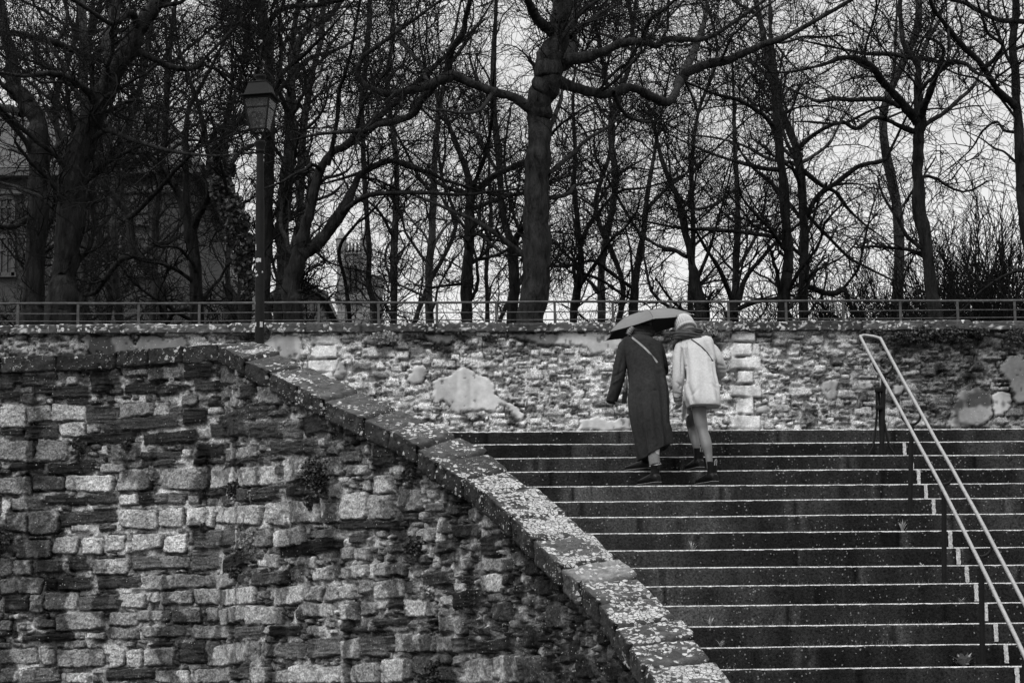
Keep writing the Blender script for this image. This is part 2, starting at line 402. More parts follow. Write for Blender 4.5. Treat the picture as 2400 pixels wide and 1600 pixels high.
for j, (u, v, k) in enumerate(prof):
    P = CO*(1-u)+CI*u
    wid = np.linalg.norm(CI-CO, axis=1)
    uu = u*wid
    n1 = fbm(S*9, uu*9+v*9, 3, 4)-.5; n2 = fbm(S*30, uu*30+v*30, 9, 3)-.5
    out = (CO-CI)/wid[:, None]
    dz = v+boff[blk]*1.3+btw[blk]*(u-.5)*.5+loc_*btw[blk]*.5
    edge = 1.0
    if k == 1: dz = dz+n1*.030+n2*.014-groove*.04; P = P-out*(bin_[blk]*u)[:, None]
    P = P+np.array([0, 0, 1])*dz[:, None]
    if k == 0:
        P = P+out*(n1*.05+n2*.025-groove*.03+boff[blk]*.8)[:, None]; P[:, 2] += (n1*.02)
    if k == 2: P = P-out*(n1*.035+bin_[blk]-groove*.03)[:, None]
    V[:, j] = P
    # lichen: pale crust in flecks on the top, thin on the face
    cell = fbm(S*28, uu*40, 21, 3); patch = fbm(S*2.3, uu*3.3, 33, 3); speck = fbm(S*70, uu*70+v*70, 41, 2)
    base = (.045+.05*fbm(S*6, uu*6, 55, 3))*btone[blk]
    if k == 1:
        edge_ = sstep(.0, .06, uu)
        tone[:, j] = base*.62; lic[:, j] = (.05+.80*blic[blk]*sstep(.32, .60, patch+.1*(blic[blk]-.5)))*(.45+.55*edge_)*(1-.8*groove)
    elif k == 0: tone[:, j] = base*.30; lic[:, j] = .035+.05*(patch > .6)  # face toned darker than the top, its shading put into the colour
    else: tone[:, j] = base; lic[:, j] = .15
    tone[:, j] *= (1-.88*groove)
fc = gridfaces(nu, nvp, True)
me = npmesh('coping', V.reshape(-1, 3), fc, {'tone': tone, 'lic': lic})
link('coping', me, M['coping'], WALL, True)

# ---- masonry: a height field of stones set in mortar
def masonry(U, Vv, stones, rn, mort=(.10, .26), warp=.008, seedn=0, depth=.03, stain=None, slate_rough=.012, gapdark=.5, crv=.92, holes=1.0, zmap=None, zg_=None):
    """U,Vv index grids (metres); stones list of (u0,v0,u1,v1,tone,kind) ; returns height, tone"""
    nu, nv = U.shape; du = U[1, 0]-U[0, 0]; dv = Vv[0, 1]-Vv[0, 0]
    best = np.full(U.shape, 9.0); bt = np.zeros(U.shape); bh = np.zeros(U.shape); bk = np.zeros(U.shape)
    Uw = U+warp*2*(fbm(U*14, Vv*14, seedn+1, 4)-.5)+warp*1.0*(fbm(U*50, Vv*50, seedn+2, 2)-.5)
    Vw = Vv+warp*2*(fbm(U*14, Vv*14, seedn+5, 4)-.5)+warp*1.0*(fbm(U*50, Vv*50, seedn+6, 2)-.5)
    u0g, v0g = U[0, 0], Vv[0, 0]
    if zmap is not None: v0g = zg_[0]; dv = zg_[1]-zg_[0]
    for (a, b, c, d, tn, kd) in stones:
        m = .03
        i0, i1 = max(int((a-m-u0g)/du), 0), min(int((c+m-u0g)/du)+2, nu)
        zb, zd = (b, d) if zmap is None else (min(zmap(a, b), zmap(c, b)), max(zmap(a, d), zmap(c, d)))
        j0, j1 = max(int((zb-m-v0g)/dv), 0), min(int((zd+m-v0g)/dv)+2, nv)
        if i1 <= i0 or j1 <= j0: continue
        x = Uw[i0:i1, j0:j1]; y = Vw[i0:i1, j0:j1]
        if kd == 2: x = .15*x+.85*U[i0:i1, j0:j1]; y = .15*y+.85*Vv[i0:i1, j0:j1]
        cx, cy = (a+c)/2, (b+d)/2; w, h = (c-a)/2, (d-b)/2
        ang = (rn.uniform(-.06, .06)+.03*(kd == 1))*(kd != 2); skx = rn.uniform(-.18, .18)*(kd != 2)
        dx = (x-cx)*math.cos(ang)+(y-cy)*math.sin(ang); dy = -(x-cx)*math.sin(ang)+(y-cy)*math.cos(ang)
        dx = dx+skx*dy; dy = dy*(1+rn.uniform(-.25, .25)*dx/max(w, .01)*.5)
        r = min(w, h)*(.18 if kd == 1 else rn.uniform(.15, .5) if kd == 0 else .06)
        qx = np.abs(dx)-(w-r); qy = np.abs(dy)-(h-r)
        sd = np.minimum(np.maximum(qx, qy), 0)+np.hypot(np.maximum(qx, 0), np.maximum(qy, 0))-r
        B = best[i0:i1, j0:j1]; mk = sd < B
        B[mk] = sd[mk]
        hh = rn.uniform(.55, 1.2); tx, ty = rn.uniform(-.12, .12), rn.uniform(-.12, .12)
        bh[i0:i1, j0:j1][mk] = (hh*depth+tx*dx+ty*dy)[mk]; bt[i0:i1, j0:j1][mk] = tn; bk[i0:i1, j0:j1][mk] = kd
    ins = sstep(.002, -.007, best)
    n1 = fbm(U*12, Vv*12, seedn+11, 4)-.5; n2 = fbm(U*45, Vv*45, seedn+12, 3)-.5
    lay = fbm(U*7, Vv*70, seedn+13, 4)-.5
    hole = sstep(.50, .36, fbm(U*7, Vv*14, seedn+14, 4))           # raked-out mortar
    mh = -.012+.02*n1+.012*n2-.045*hole*holes
    sh = bh+np.where(bk == 1, slate_rough*2.2*lay, np.where(bk == 0, .022*n1+.016*n2-.012*np.abs(fbm(U*22, Vv*22, seedn+31, 3)-.5)*4*.5, .004*n2-.4*bh))
    hgt = mh*(1-ins)+np.maximum(sh, mh)*ins
    mt = mort[0]+(mort[1]-mort[0])*sstep(.35, .6, fbm(U*9, Vv*13, seedn+15, 4))
    mt = mt*(1-.85*gapdark*hole*holes)*(1+.5*n2)
    st = bt*(1+np.where(bk == 1, 1.3*lay, .9*n1+.7*n2))
    tone = mt*(1-ins)+st*ins
    crev = np.exp(-((best-.004)/.006)**2)*sstep(.25, .55, vn(U*9, Vv*9, seedn+16))
    tone = tone*(1-crv*crev); hgt = hgt-.014*crev
    return hgt, np.clip(tone, .004, .8), ins
def fill(stones, u0, u1, v0, v1, sizes, rn, res=.01, tonef=None, gap=.006):
    nu, nv = int((u1-u0)/res)+1, int((v1-v0)/res)+1
    occ = np.zeros((nu, nv), bool)
    for (a, b, c, d, *_) in stones:
        occ[max(int((a-u0)/res), 0):max(int((c-u0)/res)+1, 0), max(int((b-v0)/res), 0):max(int((d-v0)/res)+1, 0)] = True
    out = list(stones)
    for (w0, w1, h0, h1, tries, kd) in sizes:
        for _ in range(tries):
            w = rn.uniform(w0, w1); h = rn.uniform(h0, h1); a = rn.uniform(u0, u1-w); b = rn.uniform(v0, v1-h)
            i0, i1, j0, j1 = int((a-u0)/res), int((a+w-u0)/res)+1, int((b-v0)/res), int((b+h-v0)/res)+1
            s = occ[i0:i1, j0:j1]
            if s.sum() > .06*s.size: continue
            s[:] = True; k = kd if kd != 9 else (1 if rn.rand() < .22 else 0)
            out.append((a, b, a+w-gap, b+h-gap, tonef(a+w/2, b+h/2, k, rn), k))
    return out
# face path
PF = CO*(1-.12)+CI*.12
step = .0095
Sf = arclen(PF); Ls = Sf[-1]; sg = np.arange(0, Ls, step); nS = len(sg)
PX = np.stack([np.interp(sg, Sf, PF[:, k]) for k in range(3)], 1)
zg = np.arange(0, ZT, step); nZ = len(zg)
# the courses dip gently as the wall comes forward beside the stairs
dip = (PX[:, 1]/19.2)**.65
def zmap(s_, v): return EYE[2]+(v-EYE[2])*float(np.interp(s_, sg, dip))
def vmap(s_, z): return EYE[2]+(z-EYE[2])/float(np.interp(s_, sg, dip))
tg = np.gradient(PX[:, :2], axis=0); tg /= np.linalg.norm(tg, axis=1)[:, None]; nrmf = np.stack([tg[:, 1], -tg[:, 0]], 1)
def pix2wall(px, py):
    d = ray(px, py); cr = (PX[:, 0]-EYE[0])*d[1]-(PX[:, 1]-EYE[1])*d[0]
    i = int(np.argmin(np.abs(cr)))
    return sg[i], EYE[2]+d[2]*np.hypot(*(PX[i, :2]-EYE[:2]))/np.hypot(d[0], d[1])
TR5 = """0,180,95,225,4 100,190,250,235,3 400,170,540,235,3 555,165,665,195,5 670,150,810,210,5 825,135,950,200,2 150,235,260,275,2 230,240,400,290,2 410,240,500,270,2 560,225,700,270,2 700,240,800,275,3 870,210,1000,260,3 0,225,60,255,3 0,262,90,300,2 300,285,400,330,2 100,270,150,320,5
0,325,115,425,7 120,325,235,400,5 235,320,385,395,6 390,325,530,400,3 540,315,685,375,5 700,312,760,370,7 765,325,820,370,4 825,335,925,405,2 1010,320,1200,395,3 930,335,990,365,7
270,400,385,465,7 110,415,265,475,3 470,380,800,435,3 0,430,100,460,2 645,440,880,495,2 940,410,1110,475,3 1115,400,1260,470,3 890,430,935,475,7 1270,395,1350,470,4
0,485,150,575,5 160,480,305,575,5 330,450,600,495,2 410,500,450,520,5 640,530,810,565,3 880,500,1020,555,2 820,520,860,560,7 1030,510,1140,560,6 1210,480,1420,540,3
50,578,195,610,2 215,580,420,630,2 640,570,780,600,3 450,585,560,625,7 870,560,930,590,2 1000,563,1150,590,3
0,645,145,725,5 150,640,285,705,5 290,635,510,710,8 525,610,680,705,7 720,602,935,700,6 960,605,1065,695,7 1070,595,1240,680,7 1270,570,1355,665,7 1390,560,1530,640,6
50,740,190,795,5 200,725,300,765,3 305,730,390,770,2 395,715,520,765,3 530,720,620,770,8 625,710,690,770,2 695,715,745,760,4 755,725,830,765,4 845,730,900,765,6 905,703,1010,730,3 1120,690,1250,745,3 1280,680,1400,730,3
30,800,120,890,5 125,800,265,900,6 270,800,520,855,3 320,860,400,890,7 540,790,710,875,7 720,785,820,870,7 835,780,960,870,8 970,770,1170,850,7 1195,755,1285,860,7 1295,755,1430,850,7 1450,760,1530,850,5
240,910,350,990,7 370,915,460,990,8 480,905,555,975,7 595,900,730,970,7 737,905,840,985,8 75,925,230,1010,5 870,885,1050,965,4 1060,885,1125,965,6 1132,880,1215,960,5 1230,875,1365,960,8 1385,880,1530,920,4 1250,930,1530,990,1
0,1010,55,1090,6 60,1015,140,1085,7 160,1015,270,1075,4 310,1000,390,1060,3 420,1010,580,1080,7 590,1000,730,1060,4 735,1000,850,1055,5 860,985,985,1060,4 1000,990,1110,1060,2 1200,990,1245,1055,7
0,1100,75,1170,6 90,1095,190,1170,6 205,1100,260,1150,2 265,1095,410,1150,3 440,1095,625,1140,3 640,1085,775,1150,6 780,1080,955,1140,5 960,1075,1060,1135,7 1130,1070,1290,1130,4 1400,1050,1480,1110,7 1490,1045,1530,1100,7
20,1185,120,1250,3 130,1175,195,1255,7 350,1175,530,1240,4 200,1160,345,1240,6 545,1165,655,1230,7 660,1160,715,1210,7 725,1155,865,1215,6 870,1145,985,1215,6 990,1138,1145,1215,8 1225,1135,1360,1215,8 1370,1135,1445,1200,6 1460,1120,1530,1200,6
0,1285,50,1335,7 490,1250,620,1310,6 625,1240,760,1290,6 770,1235,900,1300,5 920,1230,1005,1290,6 1010,1222,1110,1295,6 1115,1222,1270,1305,7 250,1250,470,1330,6 1370,1208,1490,1270,7 150,1280,245,1320,5
865,1310,1020,1370,7 1040,1312,1185,1360,4 1190,1310,1220,1350,6 1225,1310,1350,1360,2 390,1340,470,1370,8 490,1320,620,1370,5 640,1310,850,1360,6 1380,1310,1450,1360,7 100,1350,330,1380,2
0,1415,170,1480,6 185,1415,250,1485,6 260,1415,460,1495,6 490,1410,560,1495,8 570,1415,635,1500,8 655,1410,780,1490,8 800,1380,920,1475,3 930,1380,970,1490,6 978,1385,1160,1480,7 1180,1390,1260,1450,6 1270,1390,1370,1460,4 1390,1365,1530,1450,4
0,1500,80,1568,6 100,1500,270,1568,4 295,1520,400,1568,8 690,1510,850,1568,7 870,1500,1030,1568,6 1050,1500,1110,1550,4 1125,1495,1215,1568,7 1230,1510,1295,1568,6 1310,1485,1440,1568,7 1450,1490,1530,1568,7 480,1502,680,1550,3"""
TR6 = """0,715,115,835,7 120,725,230,835,6 250,700,350,800,5 380,760,460,800,4 0,840,260,880,2 60,960,125,1015,6 0,960,55,1015,5 210,945,300,985,4 0,1040,120,1100,7 145,1025,212,1090,6 217,1030,290,1085,5 360,1070,500,1130,3 150,1105,275,1190,7 0,1130,50,1190,7 410,930,520,980,4 640,1080,720,1160,7 0,1210,85,1285,7 95,1200,160,1265,6 290,1200,410,1270,8 160,1280,300,1310,3 0,1370,88,1460,7 92,1360,215,1450,4 260,1350,410,1430,6 430,1360,495,1430,6 500,1360,618,1430,4 622,1370,770,1430,2 0,1480,30,1568,7 40,1480,165,1568,8 172,1460,328,1560,7 332,1450,420,1530,6 560,1460,675,1568,6 680,1450,710,1550,6 715,1440,810,1568,7 820,1450,900,1568,5 640,1010,760,1070,5 500,1150,620,1230,2 700,930,760,960,5"""
TONE = {1: .010, 2: .022, 3: .045, 4: .10, 5: .17, 6: .25, 7: .34, 8: .46}
stones = []
for txt, ox in ((TR5, 0), (TR6, 800)):
    for q in txt.split():
        a, b, c, d, tn = map(float, q.split(','))
        if ox == 0 and c > 1505: c = 1530
        x0, y0, x1, y1 = ox+a/1.9125, 780+b/1.9125, ox+c/1.9125, 780+d/1.9125
        s0, _ = pix2wall(x0, (y0+y1)/2); s1, _ = pix2wall(x1, (y0+y1)/2); _, z1 = pix2wall((x0+x1)/2, y0); _, z0 = pix2wall((x0+x1)/2, y1)
        z0, z1 = vmap((s0+s1)/2, z0), vmap((s0+s1)/2, z1)
        # (tone 1-4 are split slates, the paler ones are blocks)
        stones.append((s0, z0, s1, z1, TONE[int(tn)], 1 if tn <= 4 else 0))
rn = np.random.RandomState(11)
s1150, _ = pix2wall(1000, 1250); s1450, _ = pix2wall(1400, 1590)
def tonef(u, v, k, rn):
    dk = sstep(s1150-.6, s1450, u)
    if k == 1: return rn.uniform(.02, .09)
    return rn.choice([.06, .12, .2, .28, .36], p=[.15, .22, .25, .22, .16])*(1-.5*dk)
stones = fill(stones, 0, Ls, -1.2, 5.9, [(.2, .36, .12, .2, 700, 9), (.12, .26, .07, .15, 6000, 9), (.1, .28, .035, .06, 1500, 1), (.06, .14, .04, .09, 14000, 0), (.05, .11, .03, .06, 16000, 0), (.025, .06, .02, .04, 16000, 0)], rn, tonef=tonef)
UU, VV = np.meshgrid(sg, zg, indexing='ij')
VS = EYE[2]+(VV-EYE[2])/dip[:, None]
hg, tn, ins = masonry(UU, VS, stones, rn, zmap=zmap, zg_=zg, mort=(.17, .46), seedn=100, depth=.024, warp=.012, holes=.6)
topz = PX[:, 2]-TH+.01
# damp streaks and dark moss: long vertical runs below the coping, heavier to the right
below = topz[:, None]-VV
dk = sstep(s1150-1.2, s1450-.4, sg)[:, None]
wu = .35*(fbm(UU*2.5, VV*2.5, 201, 4)-.5); wv = .5*(fbm(UU*2.5, VV*2.5, 202, 4)-.5); wu += .08*(fbm(UU*16, VV*16, 203, 3)-.5)
streak = fbm((UU+wu)*4, (VV+wv)*1.3, 205, 5)
tn *= 1-.72*sstep(.54, .66, streak+.20*dk+.12*sstep(.5, .0, below))
tn *= 1-.5*sstep(.60, .70, fbm((UU+wu)*2.2, (VV+wv)*3.4, 215, 5))
tn *= 1+.25*sstep(.55, .7, fbm(UU*1.6, VV*2.0, 216, 3))
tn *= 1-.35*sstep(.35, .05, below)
hg += .03*(fbm(UU*1.3, VV*1.3, 230, 3)-.5)
Vw = np.zeros((nS, nZ, 3)); Vw[..., 0] = PX[:, None, 0]+nrmf[:, None, 0]*hg; Vw[..., 1] = PX[:, None, 1]+nrmf[:, None, 1]*hg; Vw[..., 2] = VV
Vw[..., 2] = np.minimum(Vw[..., 2], topz[:, None])
fc = gridfaces(nS, nZ)
keep = VV.reshape(-1)[fc[:, 0]] < topz[(fc[:, 0]//nZ)]
fc = fc[keep]
# inner side of the wall and its two ends
me = npmesh('stonework', Vw.reshape(-1, 3), fc, {'tone': tn*1.2, 'smooth': tn*0})
link('stonework', me, M['masonry'], WALL, True)
PI_ = CO*.12+CI*.88; ii = np.arange(0, len(PI_), 4)
vi = np.zeros((len(ii), 12, 3)); zz = np.linspace(0, 1, 12)
for q, i in enumerate(ii):
    tz = PI_[i, 2]-TH+.01
    vi[q, :, 0] = PI_[i, 0]; vi[q, :, 1] = PI_[i, 1]; vi[q, :, 2] = tz*zz
ti_ = .08+.12*fbm(vi[..., 0]*8+vi[..., 1]*5, vi[..., 2]*9, 71, 3)
me = npmesh('inner_face', vi.reshape(-1, 3), gridfaces(len(ii), 12)[:, ::-1], {'tone': ti_, 'smooth': ti_*0}); link('inner_face', me, M['masonry'], WALL, True)
# ------------------------------------------------------------------ stairs
def left_x(Y):      # where the parapet's inner face meets the depth Y
    P = CO*.3+CI*.7; k = len(LO)*26+60
    ys = P[k:, 1]; o = np.argsort(ys); return float(np.interp(Y, ys[o], P[k:, 0][o]))
STAIR = empty('stone_staircase', (3, SY0-TR*11, 0), 'wide flight of dark damp stone steps with worn edges painted pale as sky highlights rising to the wall', 'staircase')
XR = 13.0
M['nosing'].name = 'worn_nosing_sky_highlight'
def step_mesh(n):
    zt = RI*(n+11); x0 = left_x(SY0+TR*n)
    xs = np.arange(x0, XR, .025); m = len(xs)
    yn = SY0+TR*n+PSI*xs
    r = np.random.RandomState(n+40)
    wob = .004*(fbm(xs*6, xs*0+n*3.1, 7, 3)-.5)*2; wz = .006*(vn(xs*.7, xs*0+n, 17)-.5)
    c = .0052*(0.55+.9*vn(xs*25, xs*0+n*1.7, 19))
    jx = []; x = x0+r.uniform(.3, 1.5)
    while x < XR: jx.append(x); x += r.uniform(1.1, 1.9)
    rows = []
    rows.append(np.stack([xs, yn+.012+xs*0, xs*0+zt-RI-.02], 1))
    for k in (.25, .5, .75): rows.append(np.stack([xs, yn+.006-.003*k+.006*(vn(xs*5, xs*0+k*9+n, 23)-.5), xs*0+zt-RI+RI*k], 1))
    rows.append(np.stack([xs, yn+wob, zt+wz-c*1.5], 1))
    rows.append(np.stack([xs, yn+wob+c*1.1, zt+wz], 1))
    rows.append(np.stack([xs, yn+.1, xs*0+zt+wz], 1))
    rows.append(np.stack([xs, yn+TR+.03, xs*0+zt+.001], 1))
    V = np.stack(rows, 1); f = gridfaces(m, len(rows))
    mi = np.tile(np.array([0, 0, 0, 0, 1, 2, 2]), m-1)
    X_ = xs[:, None]+0*V[..., 2]; Z_ = V[..., 2]
    slab = np.searchsorted(np.array(jx), xs); st_ = r.uniform(.7, 1.5, 60)[slab][:, None]
    tn_ = .011*st_*(.35+1.6*fbm(X_*2.2, Z_*2.2+n, 501, 4))*(.5+1.1*fbm(X_*11, Z_*1.6+n*3, 502, 3))*(.7+.9*sstep(.55, .75, fbm(X_*1.1, X_*0+n*.35, 503, 3)))
    dj_ = np.min(np.abs(xs[:, None]-np.array(jx)[None, :]), axis=1)[:, None]; side = fbm(X_*3, X_*0+n, 504, 2)
    tn_ = tn_*(1-.8*np.exp(-(dj_/.02)**2))+.03*np.exp(-((dj_-.05)/.04)**2)*(side > .5)*(fbm(X_*30, Z_*30, 505, 3))
    me = npmesh('step', V.reshape(-1, 3), f, {'tone': np.clip(tn_*1.0, .0015, .2)}, smooth=False, matidx=mi)
    return me, jx
NLO, NHI = -11, 14
for n in range(NLO, NHI+1):
    me, jx = step_mesh(n)
    for q in ('riser', 'nosing', 'tread'): me.materials.append(M[q])
    o = link('step', me, None, STAIR, True)
# flat pale strips stand in for the steps' light side edges beside the handrail
DASH = [(2120, 13), (2137, 12), (2153, 11), (2170, 10), (2188, 9), (2207, 8), (2227, 7), (2246, 6), (2266, 5), (2288, 4), (2310, 3), (2334, 2), (2358, 1), (2384, 0)]
for px, n in DASH:
    if n == 8: continue
    z = RI*(n+11)-RI*.45
    # solve x on the riser plane
    x = 3.6
    for _ in range(8):
        u, w = proj((x, SY0+TR*n+PSI*x, z)); x += (px-u)/F*(SY0+TR*n)
    rr = np.random.RandomState(n+3); mb = MB(); hh = RI*.80; k = 9
    L_ = [(-.016+rr.uniform(-.003, .003), -hh/2+hh*i/k) for i in range(k+1)]; R_ = [(.016+rr.uniform(-.003, .003), -hh/2+hh*i/k) for i in range(k+1)]
    vs = [(x+a, SY0+TR*n+PSI*x-.006, z+b) for a, b in L_]+[(x+a, SY0+TR*n+PSI*x-.006, z+b) for a, b in R_]
    mb.add(vs, [(i, k+1+i, k+2+i, i+1) for i in range(k)])
    me = mb.mesh('side_edge_strip'); link('side_edge_strip', me, M['side_edge'], STAIR, True)
# landing paving between stairs and far wall
WY = 28.0
def wall_y(x): return WY+.055*x
yl = SY0+TR*15
xl = [(-9.5, 0)]
lp = [(-14, wall_y(-14)), (13, wall_y(13)), (13, yl+PSI*13), (left_x(19.3)-.3, yl+PSI*-2.5)]
li = CO[::13]*.3+CI[::13]*.7
lvl = [p for p in li if p[2] > ZT-.02]
for p in reversed(lvl): lp.append((p[0], p[1]))
lp.append((-14, lvl[0][1]+1.2))
bmv = [(x, y, Z_LAND) for x, y in lp]
mm = bpy.data.meshes.new('landing'); mm.from_pydata(bmv, [], [tuple(range(len(bmv)))]); o = link('landing', mm, M['tread']); o['kind'] = 'structure'
# ------------------------------------------------------------------ far wall
FW_ = empty('terrace_retaining_wall', (0, WY, Z_LAND), 'long pale rubble wall with peeling plaster and a dark stone coping behind the two women', 'stone wall')
def pix2far(px, py):
    # wall plane Y = WY + .055 X
    d = ray(px, py); t = (WY-EYE[1]+.055*EYE[0])/(d[1]-.055*d[0]); P = EYE+d*t
    return P[0], P[2]
xA, xB = -14.0, 13.0; stp = .018
zc = pix2far(1200, 779)[1]                 # underside of coping
ug = np.arange(xA, xB, stp); vg = np.arange(Z_LAND-.02, zc+.02, stp)
UU, VV = np.meshgrid(ug, vg, indexing='ij')
rn = np.random.RandomState(23)
fst = []
def q(x0, y0, x1, y1, t, k=2, o=(1700, 760, 3.36)):
    a, b = pix2far(o[0]+x0/o[2], o[1]+y1/o[2]); c, d = pix2far(o[0]+x1/o[2], o[1]+y0/o[2]); fst.append((a, b, c, d, t, k))
for a in [(50, 65, 240, 135, .42), (60, 145, 212, 248, .5), (45, 258, 280, 352, .42), (105, 365, 220, 462, .5), (60, 475, 285, 570, .45), (103, 578, 222, 706, .5), (68, 715, 275, 818, .48),
          (220, 150, 270, 240, .42)]: q(*a)
for a in [(1285, 100, 1555, 180, .45), (1330, 188, 1530, 310, .45), (1260, 322, 1558, 435, .42), (1380, 440, 1520, 520, .4)]: q(*a, o=(400, 760, 3.92))
for a in [(430, 215, 535, 270, .5), (548, 182, 655, 262, .5), (160, 180, 420, 260, .45), (720, 280, 900, 340, .45), (1090, 288, 1185, 335, .45), (660, 190, 710, 222, .5), (1880, 180, 2150, 240, .45), (2070, 222, 2150, 260, .2)]: q(*a, k=0, o=(800, 760, 3.36))
for a in [(380, 120, 480, 160, .4), (510, 500, 680, 565, .5), (910, 515, 1020, 580, .42), (2000, 100, 2060, 180, .42), (2100, 110, 2170, 200, .35)]: q(*a, k=0)
def tonef2(u, v, k, rn): return rn.choice([.14, .3, .45, .58, .68], p=[.10, .15, .25, .28, .22])
fst = fill(fst, xA, xB, Z_LAND-.05, zc+.1, [(.16, .32, .05, .13, 900, 0), (.08, .2, .04, .10, 13000, 0), (.05, .11, .03, .07, 32000, 0), (.03, .06, .02, .05, 30000, 0)], rn, res=.01, tonef=tonef2, gap=.012)
hg, tn, ins = masonry(UU, VV, fst, rn, mort=(.38, .66), warp=.018, seedn=300, depth=.020, gapdark=.8, crv=.85, holes=.7)
# plaster patches, outlines read from the photograph
def poly_sd(poly, o):
    P = np.array([pix2far(o[0]+x/o[2], o[1]+y/o[2]) for x, y in poly])
    x = UU+.07*(fbm(UU*8, VV*8, 401, 5)-.5); y = VV+.07*(fbm(UU*8, VV*8, 402, 5)-.5)
    ins_ = np.zeros(UU.shape, bool); dm = np.full(UU.shape, 9.0)
    for i in range(len(P)):
        a, b = P[i], P[(i+1) % len(P)]
        cnd = (a[1] > y) != (b[1] > y)
        with np.errstate(divide='ignore', invalid='ignore'): xi = (b[0]-a[0])*(y-a[1])/(b[1]-a[1]+1e-12)+a[0]
        ins_ ^= cnd & (x < xi)
        ab = b-a; t = np.clip(((x-a[0])*ab[0]+(y-a[1])*ab[1])/(ab@ab+1e-12), 0, 1)
        dm = np.minimum(dm, np.hypot(x-a[0]-t*ab[0], y-a[1]-t*ab[1]))
    return np.where(ins_, -dm, dm)
o8 = (800, 760, 3.36); o17 = (1700, 760, 3.36); o4 = (400, 760, 3.92); o0 = (0, 780, 4.612)
PL = [(o8, [(720, 450), (780, 410), (860, 405), (930, 345), (1000, 345), (1075, 395), (1150, 420), (1195, 470), (1220, 545), (1260, 590), (1340, 620), (1390, 665), (1440, 720), (1430, 760), (1380, 765), (1330, 700), (1320, 655), (1260, 620), (1215, 650), (1190, 690), (1110, 660), (1060, 680), (960, 690), (870, 695), (850, 640), (800, 580), (745, 615), (705, 570)], .48),
      (o8, [(600, 330), (650, 325), (670, 370), (640, 440), (590, 450), (560, 480), (515, 430), (545, 380)], .36),
      (o8, [(1360, 75), (2100, 70), (2200, 70), (2230, 180), (2140, 205), (2060, 200), (2000, 225), (1940, 180), (1780, 160), (1680, 155), (1600, 165), (1500, 130), (1400, 110)], .46),
      (o8, [(650, 85), (900, 80), (940, 110), (820, 150), (680, 135)], .45),
      (o8, [(1870, 760), (1990, 720), (2080, 745), (2290, 740), (2300, 835), (1850, 835), (1880, 790)], .42),
      (o8, [(165, 90), (270, 85), (300, 130), (250, 165), (190, 130)], .33),
      (o17, [(760, 460), (830, 435), (885, 450), (880, 570), (820, 590), (770, 550), (745, 510)], .30),
      (o17, [(255, 660), (320, 640), (350, 655), (330, 690), (250, 705)], .34),
      (o17, [(1730, 815), (1790, 640), (1820, 560), (1880, 520), (1990, 500), (2060, 540), (2110, 560), (2110, 720), (2040, 780), (1900, 805)], .33),
      (o17, [(2150, 350), (2230, 250), (2290, 240), (2352, 270), (2600, 250), (2600, 600), (2352, 610), (2280, 610), (2260, 540), (2240, 460), (2180, 400)], .30),
      (o17, [(2110, 560), (2150, 530), (2240, 540), (2250, 640), (2200, 710), (2120, 730), (2110, 640)], .48),
      (o17, [(1040, 460), (1150, 450), (1190, 500), (1060, 500)], .36), (o17, [(1320, 490), (1400, 480), (1390, 540), (1330, 560)], .42),
      (o0, [(865, 60), (900, 40), (1250, 40), (1420, 60), (1450, 130), (1480, 200), (1400, 260), (1000, 260), (950, 180), (920, 110)], .24),
      (o0, [(1520, 40), (1980, 40), (2010, 120), (1960, 180), (1500, 240), (1470, 140)], .25),
      (o4, [(860, 150), (940, 110), (1090, 100), (1190, 130), (1200, 260), (1190, 340), (1000, 300), (860, 240)], .34),
      (o8, [(2260, 640), (2420, 560), (2560, 560), (2560, 840), (2290, 840)], .42), (o8, [(-10, 280), (30, 300), (40, 380), (10, 430), (-60, 400)], .32)]
pl = np.zeros(UU.shape)
sm2 = np.zeros(UU.shape)
for (a, b, c, d, t_, k_) in fst:
    if k_ == 2: sm2[int((a-xA)/stp):int((c-xA)/stp), int((b-vg[0])/stp):int((d-vg[0])/stp)] = 1
for o, poly, tv in PL:
    sd_ = poly_sd(poly, o); k = sstep(.012, -.018, sd_+.05*(fbm(UU*18, VV*18, 417, 3)-.5))
    pt_ = tv*.84*(1+.7*(fbm(UU*2.5, VV*2.5, 411, 5)-.5)+.3*(fbm(UU*25, VV*25, 412, 3)-.5))*(1-.25*sstep(.5, .65, fbm(UU*5, VV*1.0, 416, 3)))
    pit = sstep(.76, .80, fbm(UU*16, VV*16, 414, 2)); pt_ = pt_*(1-.55*pit)
    hh = .016+.008*(fbm(UU*4, VV*4, 413, 3)-.5)-.012*pit
    hg = hg*(1-k)+hh*k; tn = tn*(1-k)+pt_*k; pl = np.maximum(pl, k)
    rim = np.exp(-((sd_-.012)/.012)**2)*(vn(UU*6, VV*6, 415) > .35); tn = tn*(1-.6*rim); hg = hg-.02*rim*(1-k)
# dark algae from the top on the right, evenly darker towards the far left, whitewash remnants to the left and centre
X0, _ = pix2far(1950, 900); X1, _ = pix2far(2250, 900); XL, _ = pix2far(700, 850); XLL, _ = pix2far(250, 820)
below = zc-VV
darkR = sstep(X0-.8, X1, UU)*sstep(1.9, .1, below+1.6*(fbm(UU*1.7, VV*1.7, 421, 4)-.5))
tn *= 1-.72*darkR*(1-.5*pl)
tn *= 1-.35*sstep(X0-1.5, X1+.5, UU)*(1-pl)
tn *= 1-.45*sstep(XL, XLL, UU)
tn *= 1-.75*sstep(.66, .74, fbm(UU*2.2, VV*2.2, 423, 4)+.16*sstep(.45, .0, below))
tn *= 1-.3*sstep(.56, .72, fbm(UU*4, VV*1.4, 425, 4))*(1-.6*pl)
tn *= 1.0
P = np.zeros(UU.shape+(3,)); P[..., 0] = UU+.055*hg; P[..., 1] = WY+.055*UU-hg; P[..., 2] = VV
